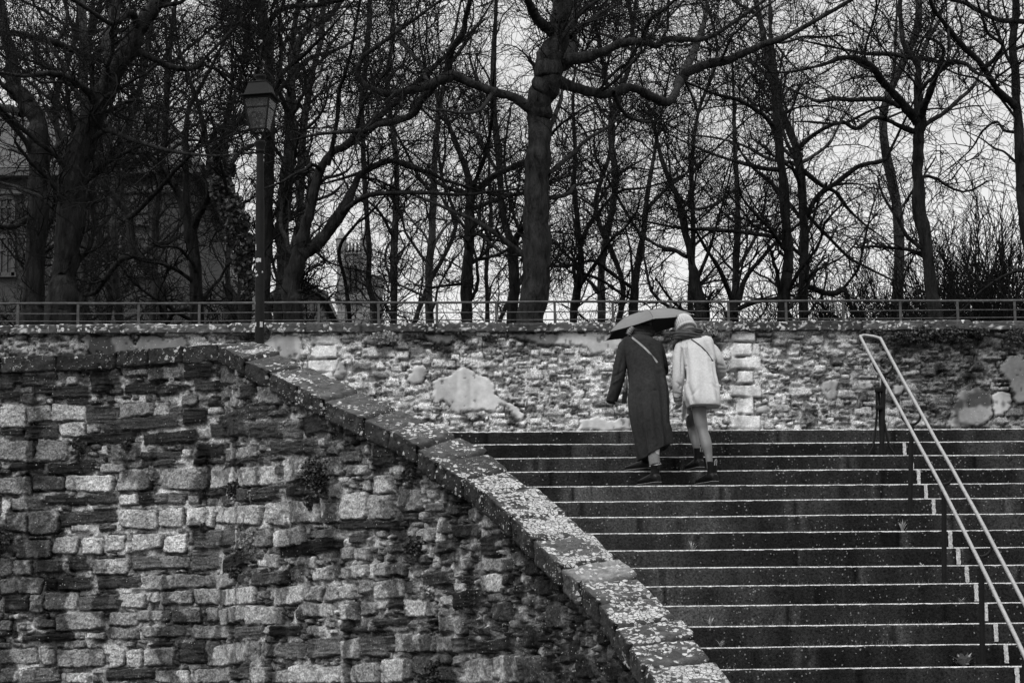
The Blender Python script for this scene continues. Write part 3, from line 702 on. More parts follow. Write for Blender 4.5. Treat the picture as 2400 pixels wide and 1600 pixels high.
me = npmesh('stonework', P.reshape(-1, 3), gridfaces(*UU.shape), {'tone': np.clip(tn*1.24, .006, .76), 'smooth': np.clip(pl+sm2*.7, 0, 1)})
link('stonework', me, M['masonry'], FW_, True)
# coping of the far wall
ctop = pix2far(1200, 757.5)[1]; th = ctop-zc
xs = np.arange(xA, xB, .03); nb = np.cumsum(np.random.RandomState(3).uniform(.55, 1.25, 40))+xA
djc = np.min(np.abs(xs[:, None]-nb[None, :]), 1); bl = np.searchsorted(nb, xs); rb = np.random.RandomState(4)
bo = rb.uniform(-.01, .012, 60); bt_ = rb.uniform(.6, 1.4, 60)
cp = [(.0, 0.0)]+[(-.07, .004)]+[(-.07, th*k/8) for k in range(1, 8)]+[(-.06, th), (.0, th+.01), (.15, th+.012), (.35, th)]
rows = []; tr = []
for k, (dy, dz) in enumerate(cp):
    n1 = fbm(xs*8, xs*0+dz*9+dy*5, 61, 4)-.5; g = np.exp(-(djc/.018)**2)
    y = WY+.055*xs+dy+(-n1*.03+g*.03)*(1 <= k <= 9)-bo[bl]*.7; z = zc+dz+bo[bl]*(k > 5)+n1*.015*(k > 7)-.012*g*(k > 8)
    rows.append(np.stack([xs, y, z], 1))
    l = sstep(.70, .76, fbm(xs*22, xs*0+dz*40+3, 62, 2)+.1*(fbm(xs*1.5, xs*0, 64, 2)-.5))
    tr.append((.03+.05*fbm(xs*5, xs*0+dz*30, 63, 3))*bt_[bl]*(1-.6*g)*(1-l)+.35*l)
V = np.stack(rows, 1); me = npmesh('coping', V.reshape(-1, 3), gridfaces(len(xs), len(cp)), {'tone': np.stack(tr, 1), 'lic': np.full((len(xs), len(cp)), .16)})
M['coping2'] = crust('spotted_coping', 26, .45, noise=(20, .5, 1.6), speck=(9, .32, .22, .5))
link('coping', me, M['coping2'], FW_, True)
# upper terrace behind
Z_TER = ctop-.06
mm = bpy.data.meshes.new('upper_terrace')
mm.from_pydata([(-90, WY-.055*90*0+.33-4.5, Z_TER), (90, WY+.33+4.5, Z_TER), (160, 220, Z_TER), (-160, 220, Z_TER), (-90, WY+.33-4.5, 0), (90, WY+.33+4.5, 0)], [], [(0, 1, 2, 3), (4, 5, 1, 0)])
o = link('upper_terrace', mm, M['earth']); o['kind'] = 'structure'
# ------------------------------------------------------------------ fence on the terrace edge
FY = WY+.30
def pfence(px, py):
    d = ray(px, py); t = (FY-EYE[1])/(d[1]-.055*d[0]); return EYE+d*t
FEN = empty('terrace_railing', tuple(pfence(1200, 757)), 'low metal railing with a thick top rail and two thin rails along the wall top', 'railing')
zt = pfence(1200, 708)[2]; z2 = pfence(1200, 731)[2]; z3 = pfence(1200, 749)[2]
def fpt(x, z): return (x, FY+.055*x, z)
mb = MB(); mb.tube([fpt(x, zt+.004*math.sin(x*1.7)) for x in np.arange(xA, xB+.1, .5)], .017, 8); link('top_rail', mb.mesh('top_rail', smooth=True), M['fence'], FEN, True)
for z in (z2, z3):
    mb = MB(); mb.tube([fpt(x, z+.005*math.sin(x*1.3+z*9)) for x in np.arange(xA, xB+.1, .5)], .0075, 6); link('rail', mb.mesh('rail', smooth=True), M['fence'], FEN, True)
PSX = [42-141.3, 42, 183, 325, 467, 747, 887, 1024, 1163, 1300, 1436, 1572, 1707, 1842, 1976, 2110, 2244, 2378, 2512, 2646, 2780, 2914]
PSX = [42-141.3*k for k in (5, 4, 3, 2)]+PSX
PSX.insert(9, 608)
for px in PSX:
    x = pfence(px, 720)[0]; mb = MB(); mb.box((x, FY+.055*x, (zt+Z_TER-.1)/2), (.034, .02, zt-Z_TER+.1)); mb.box((x, FY+.055*x, Z_TER+.01), (.12, .09, .02))
    link('post', mb.mesh('post', bevel=.002), M['fence'], FEN, True)
# ------------------------------------------------------------------ handrail down the stairs
HR = .82
def rail_pts(pix): return [at_nosing(px, py, HR) for px, py in pix]
oc = (1600, 740, 1.824)
Lp = [(765, 92), (800, 170), (845, 250), (895, 340), (950, 440), (1003, 540), (1060, 640), (1115, 740), (1170, 850), (1240, 990), (1300, 1110), (1345, 1210), (1400, 1325), (1459, 1450)]
Rp = [(852, 100), (885, 170), (925, 250), (975, 340), (1030, 440), (1085, 540), (1140, 630), (1200, 740), (1265, 850), (1335, 985), (1400, 1110), (1459, 1225)]
cv = lambda L: [(oc[0]+x/oc[2], oc[1]+y/oc[2]) for x, y in L]
Lw = rail_pts(cv(Lp)); Rw = rail_pts(cv(Rp))
for A in (Lw, Rw):
    d = (A[-1]-A[-3]); d /= np.linalg.norm(d)
    for k in range(1, 4): A.append(A[-1]+d*.9)
def smooth_line(A):
    A = np.array(A); y = A[:, 1]; px_ = np.polyfit(y, A[:, 0], 2); A[:, 0] = .6*np.polyval(px_, y)+.4*A[:, 0]; pz = np.polyfit(y, A[:, 2], 1); A[:, 2] = .8*np.polyval(pz, y)+.2*A[:, 2]; return A
Lw = smooth_line(Lw); Rw = smooth_line(Rw)
RAIL = empty('stair_handrail', (float(Lw[0][0]), float(Lw[0][1]), RI*23), 'double steel tube handrail with dark posts running down the steps on the right', 'handrail')
# the two tubes join in a level loop at the top
a, b = Lw[0], Rw[0]; mid = (a+b)/2; up_ = (Lw[0]-Lw[2]); up_ /= np.linalg.norm(up_)
loop = [a+up_*.03+(b-a)*.03, a+up_*.07+(b-a)*.14, (a*.7+b*.3)+up_*.09, (a*.3+b*.7)+up_*.08, b+up_*.05+(a-b)*.12, b+up_*.02+(a-b)*.02]
path = list(Lw[::-1])+loop+list(Rw)
P2 = spline(np.array(path), 4)
mb = MB(); mb.tube([tuple(p) for p in P2], .0145, 12); link('tube_rail', mb.mesh('tube_rail', smooth=True), M['steel'], RAIL, True)
def rail_at(A, Y):
    o = np.argsort(A[:, 1]); return np.array([np.interp(Y, A[o, 1], A[o, 0]), Y, np.interp(Y, A[o, 1], A[o, 2])])
# posts: pixel of (x, foot y) -> step
for k, (px, n) in enumerate([(2066, 12), (2133, 8), (2213, 4), (2303, 0), (2405, -4)]):
    nn = int(round(n)); x = 3.6
    Yc = SY0+TR*(nn+.45)
    for _ in range(8):
        u, w = proj((x, Yc+PSI*x, RI*(nn+11))); x += (px-u)/F*Yc
    Yf = Yc+PSI*x; zf = RI*(nn+11)
    a = rail_at(Lw, Yf); b = rail_at(Rw, Yf); c = (a+b)/2; w = np.linalg.norm(b-a)/2
    dirv = (b-a)/np.linalg.norm(b-a)
    cr = [tuple(c+dirv*w*math.cos(t)*1.0+np.array([0, 0, -1])*abs(math.sin(t))*w*1.15+np.array([0, 0, -.012])) for t in np.linspace(math.pi, 0, 15)]
    zc_ = c[2]-w*1.15-.012
    mb = MB(); mb.tube(cr, .011, 8); link('cradle', mb.mesh('cradle', smooth=True), M['metal_dark'], RAIL, True)
    mb = MB(); tp = (c[0], c[1], zc_)
    mb.tube([(x, Yf, zf), (x*.5+tp[0]*.5, Yf, (zf+zc_)/2), tp], .021 if k else .024, 10)
    mb.lathe((x, Yf, zf), [(.05, 0), (.05, .008), (.03, .014)], 14)
    if k == 0:      # the top post has three more rods that splay into feet
        for sx, sy in ((-1, -.2), (1, -.2), (.1, 1)):
            mb.tube([(x+sx*.024, Yf+sy*.02, zc_-.16), (x+sx*.026, Yf+sy*.02, zf+.42), (x+sx*.05, Yf+sy*.04, zf+.24), (x+sx*.075, Yf+sy*.05, zf+.10), (x+sx*.13, Yf+sy*.09, zf+.006)], .011, 8)
        for zq in (zf+.44, zc_-.17): mb.lathe((x, Yf, zq), [(.036, 0), (.04, .01), (.04, .03), (.036, .04)], 14)
    link('post', mb.mesh('post', smooth=True), M['metal_dark'], RAIL, True)
# ================================================================== TREES
TW = .38
def tubes(P, R, S, jit=0.0, seed=0):
    """P (N,M,3) R (N,M) -> verts, quad faces"""
    N_, M_, _ = P.shape
    T = np.gradient(P, axis=1); T /= (np.linalg.norm(T, axis=2, keepdims=True)+1e-9)
    ref = np.tile(np.array([.31, .52, .79]), (N_, 1)); m = np.abs((T[:, 0]*ref).sum(1)) > .85; ref[m] = [.9, -.4, .1]
    U = np.cross(T, ref[:, None, :]); U /= (np.linalg.norm(U, axis=2, keepdims=True)+1e-9); B = np.cross(T, U)
    a = np.arange(S)*2*np.pi/S
    Rr = R[:, :, None]*np.ones(S)
    V = P[:, :, None, :]+Rr[..., None]*(U[:, :, None, :]*np.cos(a)[:, None]+B[:, :, None, :]*np.sin(a)[:, None])
    if jit:
        q = V.reshape(-1, 3); n_ = fbm(q[:, 0]*5+q[:, 1]*3, q[:, 2]*3, seed, 3)-.5; n2 = fbm(q[:, 0]*26+q[:, 1]*23, q[:, 2]*6, seed+3, 3)-.5
        V = V+(V-P[:, :, None, :])*((n_*jit*1.6+n2*jit).reshape(N_, M_, S)[..., None])
    V = V.reshape(-1, 3)
    n = np.arange(N_)[:, None, None]*M_*S; i = np.arange(M_-1)[None, :, None]*S; j = np.arange(S)[None, None, :]; jn = (j+1) % S
    f = np.stack([n+i+j, n+i+jn, n+i+S+jn, n+i+S+j], -1).reshape(-1, 4)
    return V, f
def cat(parts):
    Vs, Fs, o = [], [], 0
    for v, f in parts: Vs.append(v); Fs.append(f+o); o += len(v)
    return np.concatenate(Vs), np.concatenate(Fs)
def resample(P, R, K):
    P = np.asarray(P, float); s = np.concatenate([[0], np.cumsum(np.linalg.norm(np.diff(P, axis=0), axis=1))])
    t = np.linspace(0, s[-1], K); return np.stack([np.interp(t, s, P[:, k]) for k in range(3)], 1), np.interp(t, s, R), s[-1]
def children(PP, PR, LEN, n, lr, rr, lo, hi, spread, M_, up, wig, rn, bias=None):
    """spawn n branches on the polylines PP (N,K,3); lr length range, rr radius fraction"""
    N_, K = PR.shape
    w = LEN/LEN.sum(); idx = rn.choice(N_, n, p=w); t = rn.uniform(lo, hi, n)*(K-1); i = np.minimum(t.astype(int), K-2); f = t-i
    O = PP[idx, i]*(1-f)[:, None]+PP[idx, i+1]*f[:, None]; pr = PR[idx, i]*(1-f)+PR[idx, i+1]*f
    T = PP[idx, i+1]-PP[idx, i]; T /= np.linalg.norm(T, axis=1)[:, None]+1e-9
    D = rn.normal(size=(n, 3)); D -= T*(D*T).sum(1)[:, None]; D /= np.linalg.norm(D, axis=1)[:, None]
    ang = rn.uniform(spread[0], spread[1], n)[:, None]
    D = T*np.cos(ang)+D*np.sin(ang); D[:, 2] += up*rn.uniform(.3, 1.3, n); D /= np.linalg.norm(D, axis=1)[:, None]
    L_ = rn.uniform(lr[0], lr[1], n)*(1-.35*t/(K-1))
    r0 = np.clip(pr*rn.uniform(rr[0], rr[1], n), rr[2], rr[3])
    P = np.zeros((n, M_, 3)); P[:, 0] = O; d = D.copy(); curl = rn.normal(size=(n, 3))*wig*.5
    for k in range(1, M_):
        d = d+rn.normal(size=(n, 3))*wig+curl*.6; d[:, 2] += up*.16; d /= np.linalg.norm(d, axis=1)[:, None]
        P[:, k] = P[:, k-1]+d*(L_/(M_-1))[:, None]
    R = r0[:, None]*np.linspace(1, .42, M_)[None, :]
    return P, R, L_
def crown(limbs, rn, n2, n3, n4, l2=(1.2, 2.8), l3=(.6, 1.5), l4=(.3, .8), thin=1.0, up=.25, rmin=.0048, top=None):
    """limbs list of (P,R); returns (stout branches), (twigs)"""
    K = 14; PP = []; PR = []; LL = []
    for P, R in limbs:
        p, r, l = resample(P, R, K); PP.append(p); PR.append(r); LL.append(l)
    PP = np.array(PP); PR = np.array(PR); LL = np.array(LL)
    P2, R2, L2 = children(PP, PR, LL, n2, l2, (.25, .5, .010, .05), .12, 1.0, (.5, 1.25), 9, up, .20, rn)
    P3, R3, L3 = children(P2, R2, L2, n3, l3, (.35, .6, .0085*thin, .018), .15, 1.0, (.4, 1.3), 8, up*.8, .34, rn)
    P3b, R3b, L3b = children(PP, PR, LL, n3//4, l3, (.1, .3, .006*thin, .012), .1, 1.0, (.8, 1.5), 8, up*.6, .34, rn)
    P3 = np.concatenate([P3, P3b]); R3 = np.concatenate([R3, R3b]); L3 = np.concatenate([L3, L3b])
    P4, R4, L4 = children(P3, R3, L3, n4, l4, (.5, .8, rmin*thin, .010), .1, 1.0, (.4, 1.3), 6, up*.6, .36, rn)
    return (P2, R2), (P3, R3), (P4, R4)
def build_tree(limbs, seed, mtrunk, n=(90, 700, 4500), base=None, label=None, group=None, thin=1.0, up=.25, name='bare_tree', l2=(1.2, 2.8), keep=None, flare=True, **kw):
    rn = np.random.RandomState(seed); parts = []; lm = []
    for k, (P, R) in enumerate(limbs):
        K = 8; A = spline(np.column_stack([P, R]), K); p, r = A[:, :3], np.maximum(A[:, 3], .004)
        # natural small bends
        s = np.arange(len(p))*.62; p = p+np.stack([fbm(s*.23, s*0+k*3.3, seed+a, 3)-.5 for a in (1, 2, 3)], 1)*r[:, None]*.9*np.minimum(s, 3)[:, None]/3
        r = r*(.9+.25*fbm(s*.5, s*0+k*5.1, seed+9, 2))
        if k == 0 and flare: r[:3] *= np.array([1.35, 1.15, 1.05])
        parts.append(tubes(p[None], r[None], 22 if r.max() > .08 else 9, .22, seed+k)); lm.append((p, r))
    n = tuple(int(q*TW) for q in n)
    a, b, c = crown(lm, rn, *n, thin=thin, up=up, l2=l2, **kw)
    parts.append(tubes(a[0], a[1], 5))
    if base is None: base = limbs[0][0][0]
    root = empty(name, tuple(base), label, 'tree', group)
    V, f = cat(parts); V = V-np.array(base); o = link('trunk', npmesh('trunk', V, f), mtrunk, root)
    V, f = cat([tubes(b[0], b[1], 4), tubes(c[0], c[1], 3)]); V = V-np.array(base); link('crown', npmesh('crown', V, f), M['twig'], root)
    return root
OX = {'A': 0, 'B': 800, 'C': 1600}
def traced(spec, Y, dys=None, seed=0):
    """spec: 'A x,y,w x,y,w ...' lines in crop pixels; each line a limb.  Depth of a limb drifts away from the trunk's."""
    rn = np.random.RandomState(seed+900); out = []
    for li, ln in enumerate(spec.strip().split('\n')):
        tk = ln.split(); o = OX[tk[0]]; pts = []
        dy = 0 if li == 0 else rn.choice([-1, 1])*rn.uniform(.5, 2.6)
        m = len(tk)-1
        for k, q_ in enumerate(tk[1:]):
            x, y, w = map(float, q_.split(','))
            d = Y+dy*(k/max(m-1, 1))**1.2
            P = at_y(o+x/1.96, y/1.96, d); pts.append((*P, w/1.96/F*d/2))
        pts = np.array(pts)
        if li == 0:
            b = pts[0].copy(); t = (b[2]-(Z_TER-.15))
            if t > 0: b[2] = Z_TER-.15; b[3] *= 1.1; pts = np.vstack([b, pts])
        # carry the last point on beyond where it was traced, thinning out
        e = pts[-1].copy(); dv = e[:3]-pts[-2][:3]; dv /= np.linalg.norm(dv)+1e-9
        L_ = 1.2+e[3]*25
        for q_ in (.5, 1.0):
            pts = np.vstack([pts, np.append(e[:3]+dv*L_*q_+np.array([rn.uniform(-.2, .2), rn.uniform(-.3, .3), .25])*L_*q_*.5, max(e[3]*(1-.72*q_), .008))])
        out.append((pts[:, :3], pts[:, 3]))
    return out
HERO = [
('black bare tree at the left edge, its upper trunk leaning out of the picture', 33.5, 'bark', (90, 800, 5200), """A 150,1480,140 160,1400,100 165,1200,95 175,900,95 180,700,90 165,560,85 120,470,85 70,420,75 50,330,60 45,230,55 20,120,45 0,20,40
A 50,150,30 150,170,32 250,200,32 350,235,30 430,270,26
A 120,1010,32 60,1040,28 0,1040,22
A 100,525,40 50,500,34 0,490,28
A 170,760,30 110,640,24 40,560,20 -40,480,16
A 170,880,22 240,700,20 290,640,16"""),
('thickest dark bare tree at the left, its trunk leaning to the right', 32.0, 'bark', (120, 1000, 6500), """A 270,1480,150 285,1350,130 300,1200,120 320,1000,120 345,850,115 380,650,110 420,520,105 480,400,100 530,300,90 600,200,85 660,100,75 720,0,65
A 520,320,60 500,200,55 520,100,50 530,0,50
A 590,220,36 700,270,30 800,310,26 900,310,22 960,250,18
A 430,470,40 400,420,34 300,350,28 180,340,24 100,350,18
A 380,700,30 480,600,26 600,640,22 700,670,20 820,700,16
A 640,140,40 600,60,34 520,110,26 430,60,20"""),
('slim straight grey bare tree behind the gap between the two big left trees', 42, 'bark_pale', (70, 500, 3000), """A 380,1480,50 385,900,45 390,500,45 385,250,45 375,0,38
A 388,600,24 440,480,20 480,330,16
A 386,420,20 300,300,18 220,220,14"""),
('black bare tree forking into three upright limbs, left of the ivy-clad tree', 38, 'bark', (90, 800, 5000), """A 905,1450,60 890,1200,58 875,1060,55 855,860,32 850,640,28 870,500,22 920,400,18
A 872,1060,44 840,930,40 800,850,32 740,760,28 640,700,24 560,640,20
A 880,1060,36 930,960,32 960,900,28 980,800,24 1000,700,20
A 852,700,24 900,790,0.1 
A 850,640,22 780,560,18 720,430,14"""),
('crooked bare tree with a low bow-shaped trunk, left of the black forked tree', 40, 'bark', (80, 600, 3800), """A 750,1420,48 720,1280,45 640,1180,42 600,1100,38 590,1000,35 540,920,32 470,850,28 430,800,26
A 610,1170,36 560,1190,30 500,1260,26 440,1340,22 380,1350,18
A 590,1000,28 640,960,24 720,880,24 800,790,18
A 640,1180,24 700,1130,22 780,1110,18 850,1060,14"""),
('ivy-clad bare tree just left of the street lamp', 36.5, 'bark', (80, 600, 3800), """A 1130,1450,64 1110,1200,55 1050,1000,50 1010,850,40 970,780,32 950,650,26 930,560,22 900,450,18
A 1010,860,30 1060,760,24 1100,700,20 1180,660,16
A 960,690,28 985,610,30 1040,575,32 1100,560,30 1130,500,24 1160,400,18"""),
('straight black bare tree standing right behind the street lamp pole', 35.5, 'bark', (80, 700, 4200), """A 1215,1450,60 1220,1100,55 1235,800,50 1240,500,45 1235,250,50 1220,120,60 1190,0,50
A 1240,480,26 1300,340,22 1400,250,18
A 1228,180,34 1150,110,28 1060,40,22
A 1230,330,24 1160,420,20 1080,400,16
A 1222,130,34 1300,40,28 1480,20,22"""),
('mottled grey bare tree immediately right of the black tree behind the lamp', 38, 'bark_pale', (80, 700, 4200), """A 1290,1450,60 1295,1200,62 1310,900,60 1330,700,55 1330,500,50 1345,300,40 1400,150,35 1500,80,28 1560,20,25
A 1330,520,30 1280,400,24 1290,250,20
A 1345,330,26 1440,260,20 1540,230,16"""),
('slender upright bare tree squeezed between mottled grey tree and heavy arching tree', 45, 'bark_pale', (60, 450, 2800), """A 1370,1450,40 1375,1000,38 1380,700,36 1420,400,30 1470,200,26 1490,0,22"""),
('bare tree forking low, its heavy black limb sweeping up to the right', 33, 'bark', (120, 1000, 6000), """A 1340,1480,90 1345,1300,85 1370,1180,80 1395,1050,50 1430,950,48 1470,800,42 1530,700,36 1618,640,38
B 50,640,38 110,590,34 200,560,32 300,540,28 350,470,26 420,400,22
A 1380,1170,76 1440,1130,65 1500,1080,60 1568,980,50 1618,880,36 1658,800,30 1738,755,28 1808,740,24 1890,770,20 1970,790,18 2050,830,14
B 0,980,24 60,930,22 130,895,22 250,885,20 400,885,18 560,895,14
B -60,760,24 -20,560,22 -10,420,20 30,300,16
B 60,640,20 100,480,18 170,380,14"""),
('stout tall bare tree in the centre with thick knobbly limbs both sides', 31, 'bark_mid', (190, 1800, 10500), """B 880,1500,132 885,1300,125 895,1100,120 900,900,118 900,700,110 905,560,110 915,450,120 935,380,125 960,300,120 985,220,110 1000,100,90 1010,0,80
B 870,500,55 790,450,42 700,420,40 600,385,40 520,350,45 480,355,48 400,390,42 300,420,36 220,435,34 140,410,30 90,370,28 75,320,26 100,260,24 130,240,20
B 490,350,40 495,260,36 510,220,30 560,150,28 570,80,24 590,0,22
B 430,390,40 370,460,36 330,530,36 260,555,32 180,570,30 110,595,24
B 960,360,66 1060,400,50 1150,430,46 1250,425,40 1330,400,40 1420,435,44 1500,470,44 1530,430,38 1545,390,40 1568,340,44
B 1568,360,44 1600,330,46 1668,300,46 1768,280,42 1828,250,38 1918,215,34 1998,185,30 2080,150,24
B 1030,270,64 1130,265,50 1200,240,40 1280,200,38 1380,190,36 1450,210,32 1500,180,28 1568,180,26 1668,180,24 1748,140,20 1808,100,18
B 985,300,80 1030,290,72 1050,200,60 1060,100,56 1080,0,50
B 980,160,54 900,80,45 870,20,40 840,-40,34
B 950,600,26 990,510,22 1010,450,18
B 950,800,22 1050,720,20 1130,640,16 1200,600,14
B 950,910,24 1040,890,18 1080,850,14 1180,830,12
B 1050,170,30 1150,90,26 1250,30,22
B 1250,425,24 1300,520,18 1380,560,14
B 700,420,22 640,500,18 560,520,14
B 1380,190,24 1420,90,20 1500,30,16
B 400,390,22 350,280,18 280,200,16 240,100,12"""),
('forked bare tree with low arching limbs, left of the stout central tree', 38, 'bark', (100, 800, 4500), """B 570,1480,50 575,1300,50 585,1100,45 590,950,45 600,880,46 570,780,30 520,640,24 490,560,18
B 610,880,38 640,860,34 700,810,30 760,780,28 840,745,24 900,700,16
B 600,960,26 680,930,22 760,900,20 850,885,18
B 590,890,26 480,860,18 350,770,20 240,740,22 150,760,20 70,800,16
B 600,870,24 660,720,20 690,560,16
B 580,1200,16 680,1180,16 760,1150,12
B 585,1300,14 480,1310,12 420,1320,10"""),
('mossy dark bare tree close behind the left flank of the central trunk', 40, 'bark', (60, 500, 3000), """B 790,1480,50 795,1300,48 790,1150,45 770,1080,35 740,960,30 720,700,32 700,500,30 700,300,26
B 795,1120,32 810,1080,28 850,1020,20
B 725,800,20 640,660,16 600,560,12"""),
('pale pole-like bare tree between the church tower and the forked tree', 44, 'bark_pale', (60, 450, 2600), """B 405,1480,36 405,1250,36 420,1000,34 430,800,28 440,600,24 470,400,20
B 425,900,18 350,800,14 300,700,12
B 410,1150,16 480,1040,12 540,1000,10"""),
('pale slim bare tree just right of the church tower', 46, 'bark_pale', (60, 450, 2600), """B 240,1480,32 240,1200,32 255,900,30 250,700,26 210,400,22 230,200,20
B 245,1100,16 180,980,14 130,930,10"""),
('thin dark wavy bare tree in front of the church tower', 42, 'bark', (60, 450, 2800), """B 160,1480,26 130,1300,26 125,1100,24 100,700,22 95,500,24 110,300,26 130,100,24 130,0,22
B 40,1480,20 20,1300,18 -10,1150,18 60,1040,14 130,980,12"""),
('very thin bare sapling between the forked tree and the mossy trunk', 47, 'bark', (40, 300, 1600), """B 670,1480,20 670,1200,18 690,1000,16 680,850,14"""),
('slim bare tree just right of the stout central trunk', 42, 'bark', (80, 650, 3600), """B 1070,1480,34 1080,1350,34 1100,1200,28 1090,1050,26 1070,850,22 1075,700,20
B 1085,1330,20 1160,1220,16 1240,1100,14 1300,1050,12
B 1095,1250,16 1200,1290,14 1300,1360,12
B 1095,1110,18 1180,980,14 1280,880,14 1400,860,10"""),
('crooked bare tree rising behind the black umbrella', 44, 'bark', (80, 650, 3600), """B 1340,1450,40 1360,1250,36 1385,1100,30 1400,950,26 1430,750,20
B 1350,1330,20 1250,1260,16 1160,1200,14 1050,1220,12
B 1385,1100,18 1300,960,14 1240,850,12
B 1400,960,18 1500,860,16 1580,800,12"""),
('bent dark bare tree rising above the pale knitted hat', 39, 'bark', (80, 650, 3600), """C 80,1450,64 70,1330,50 45,1230,36 30,1150,30 0,1040,28 -30,900,24 -90,750,20 -130,600,14
C 20,1180,22 -40,1150,20 -110,1130,16
C 60,1300,20 110,1180,16 150,1050,12
C -30,900,18 60,960,14 160,930,12"""),
('multi-stemmed bare tree fanning out in a V above the pale quoins', 45, 'bark', (100, 800, 4200), """C 230,1450,40 240,1300,34 250,1100,30 250,900,24 240,700,20
C 250,1400,30 290,1280,22 350,1200,18 440,1100,16 520,1040,12
C 225,1380,24 170,1240,20 100,1130,16 60,1060,12
C 240,1250,20 320,1120,16 370,980,12
C 200,1450,24 320,1390,24 420,1375,22 480,1340,14"""),
('left one of two parallel dark bare trees between quoins and handrail', 38, 'bark', (100, 900, 5000), """C 465,1500,60 475,1300,50 485,1100,44 465,900,42 445,700,40 430,500,34 420,400,28 400,250,20
C 480,1090,22 380,1080,20 260,1065,20 120,1055,18 0,1050,14
C 470,1150,20 400,1050,16 330,980,14
C 445,780,24 360,770,20 240,740,16 120,700,12
C 440,600,24 360,520,20 260,460,18 140,430,14"""),
('right one of two parallel dark bare trees, close beside its twin', 40, 'bark', (110, 1000, 5400), """C 560,1500,46 560,1300,44 560,1100,40 545,900,36 520,700,36 490,600,34 450,480,30 440,400,24
C 570,990,26 620,900,26 720,830,22 820,760,20 930,735,18 960,680,14
C 520,690,24 600,620,20 700,570,18 760,560,14
C 525,760,24 620,840,20 700,880,18 760,960,14
C 545,960,20 640,1060,16 760,1180,16 830,1220,12
C 560,1310,26 680,1350,26 740,1330,28 760,1380,22 800,1450,22"""),
('slender bare tree with arching crown standing apart against open sky at right', 34, 'bark', (110, 900, 4800), """C 1155,1500,64 1145,1350,56 1130,1200,52 1110,1050,62 1090,960,58 1085,800,50 1080,700,52 1080,600,52 1090,540,50 1080,420,36 1080,300,30 1020,200,26 1000,80,22 1000,0,20
C 1080,560,48 1020,490,40 960,420,36 900,350,34 860,300,30 800,270,28 720,270,24 640,300,16
C 1000,490,26 930,460,26 850,455,24 780,460,22 700,455,20 620,465,18 560,440,12
C 1060,605,28 980,570,22 920,545,20 870,545,20 800,590,20 740,560,18 700,570,14
C 1095,540,38 1110,500,36 1140,420,30 1165,340,28 1200,290,26 1300,295,18 1340,330,14
C 1190,290,22 1120,270,22 1050,265,24 980,250,22 900,245,20 800,240,14
C 1110,575,24 1200,520,20 1270,460,18 1340,390,16 1360,350,12
C 1190,290,20 1195,220,16 1140,180,14 1090,170,10
C 1080,300,20 1130,180,18 1180,90,14"""),
('dark bare tree at the right edge, one long limb arching left', 33, 'bark', (90, 700, 3600), """C 1615,1500,62 1590,1200,55 1560,900,50 1545,700,46 1535,500,42 1525,350,40 1515,200,36 1530,50,34 1530,0,34
C 1530,490,36 1460,420,32 1400,340,30 1340,260,30 1250,170,26 1190,90,22 1150,30,18
C 1568,100,26 1450,90,22 1380,60,22 1300,15,20 1200,-10,14
C 1390,310,20 1440,260,20 1470,210,18 1400,150,16 1370,60,12
C 1540,610,16 1480,600,14 1440,560,12 1380,600,10 1330,680,8
C 1545,760,14 1480,700,12 1430,680,10"""),
]
for k, (lab, Y, mt, n, spec) in enumerate(HERO):
    lim = traced(spec, Y, seed=k)
    lim = [l for l in lim if len(l[0]) > 3]
    t_ = build_tree(lim, 50+k, M[mt], n=n, label=lab, thin=1.0, up=.22 if Y < 41 else .3, group='bare trees at the front of the wood')
    if 'ivy' in lab: IVY_TREE = t_; IVY_LIMB = lim[0]

# ------------------------------------------------------------------ ivy on the lamp-side tree
def leaves(C, size, rn, flat=0.0):
    """C (n,3) centres -> little folded leaves (two triangles as a quad)"""
    n = len(C); a = rn.normal(size=(n, 3)); a[:, 2] *= (1-flat); a /= np.linalg.norm(a, axis=1)[:, None]
    b = rn.normal(size=(n, 3)); b -= a*(a*b).sum(1)[:, None]; b /= np.linalg.norm(b, axis=1)[:, None]; c = np.cross(a, b)
    s = (size*rn.uniform(.5, 1.3, n))[:, None]
    V = np.stack([C-a*s*.5, C+b*s*.38+c*s*.12, C+a*s*.6, C-b*s*.38+c*s*.12], 1)
    return V.reshape(-1, 3), np.arange(4*n).reshape(-1, 4)
rn = np.random.RandomState(71); C_ = []
for (x, y, s, n_) in [(1010, 700, 40, 260), (1040, 780, 45, 320), (1020, 880, 60, 520), (1060, 950, 62, 560), (1090, 1020, 62, 560), (1070, 1090, 52, 420), (1120, 1130, 62, 520), (1110, 1210, 48, 380), (1140, 1280, 36, 260), (980, 760, 34, 200), (1000, 830, 44, 260), (1130, 1350, 30, 160), (990, 690, 30, 160)]:
    c = at_y(x/1.96, y/1.96, 36.3); r = s/1.96/F*36; g = rn.normal(size=(n_, 3)); g /= np.linalg.norm(g, axis=1)[:, None]
    C_.append(c+g*(rn.uniform(.35, 1.05, n_)**.5)[:, None]*r*np.array([1, 1, 1.15]))
V, f = leaves(np.concatenate(C_), .085, rn); b0 = np.array(IVY_TREE.location)
link('ivy', npmesh('ivy', V-b0, f, smooth=False), M['leaf_ivy'], IVY_TREE)

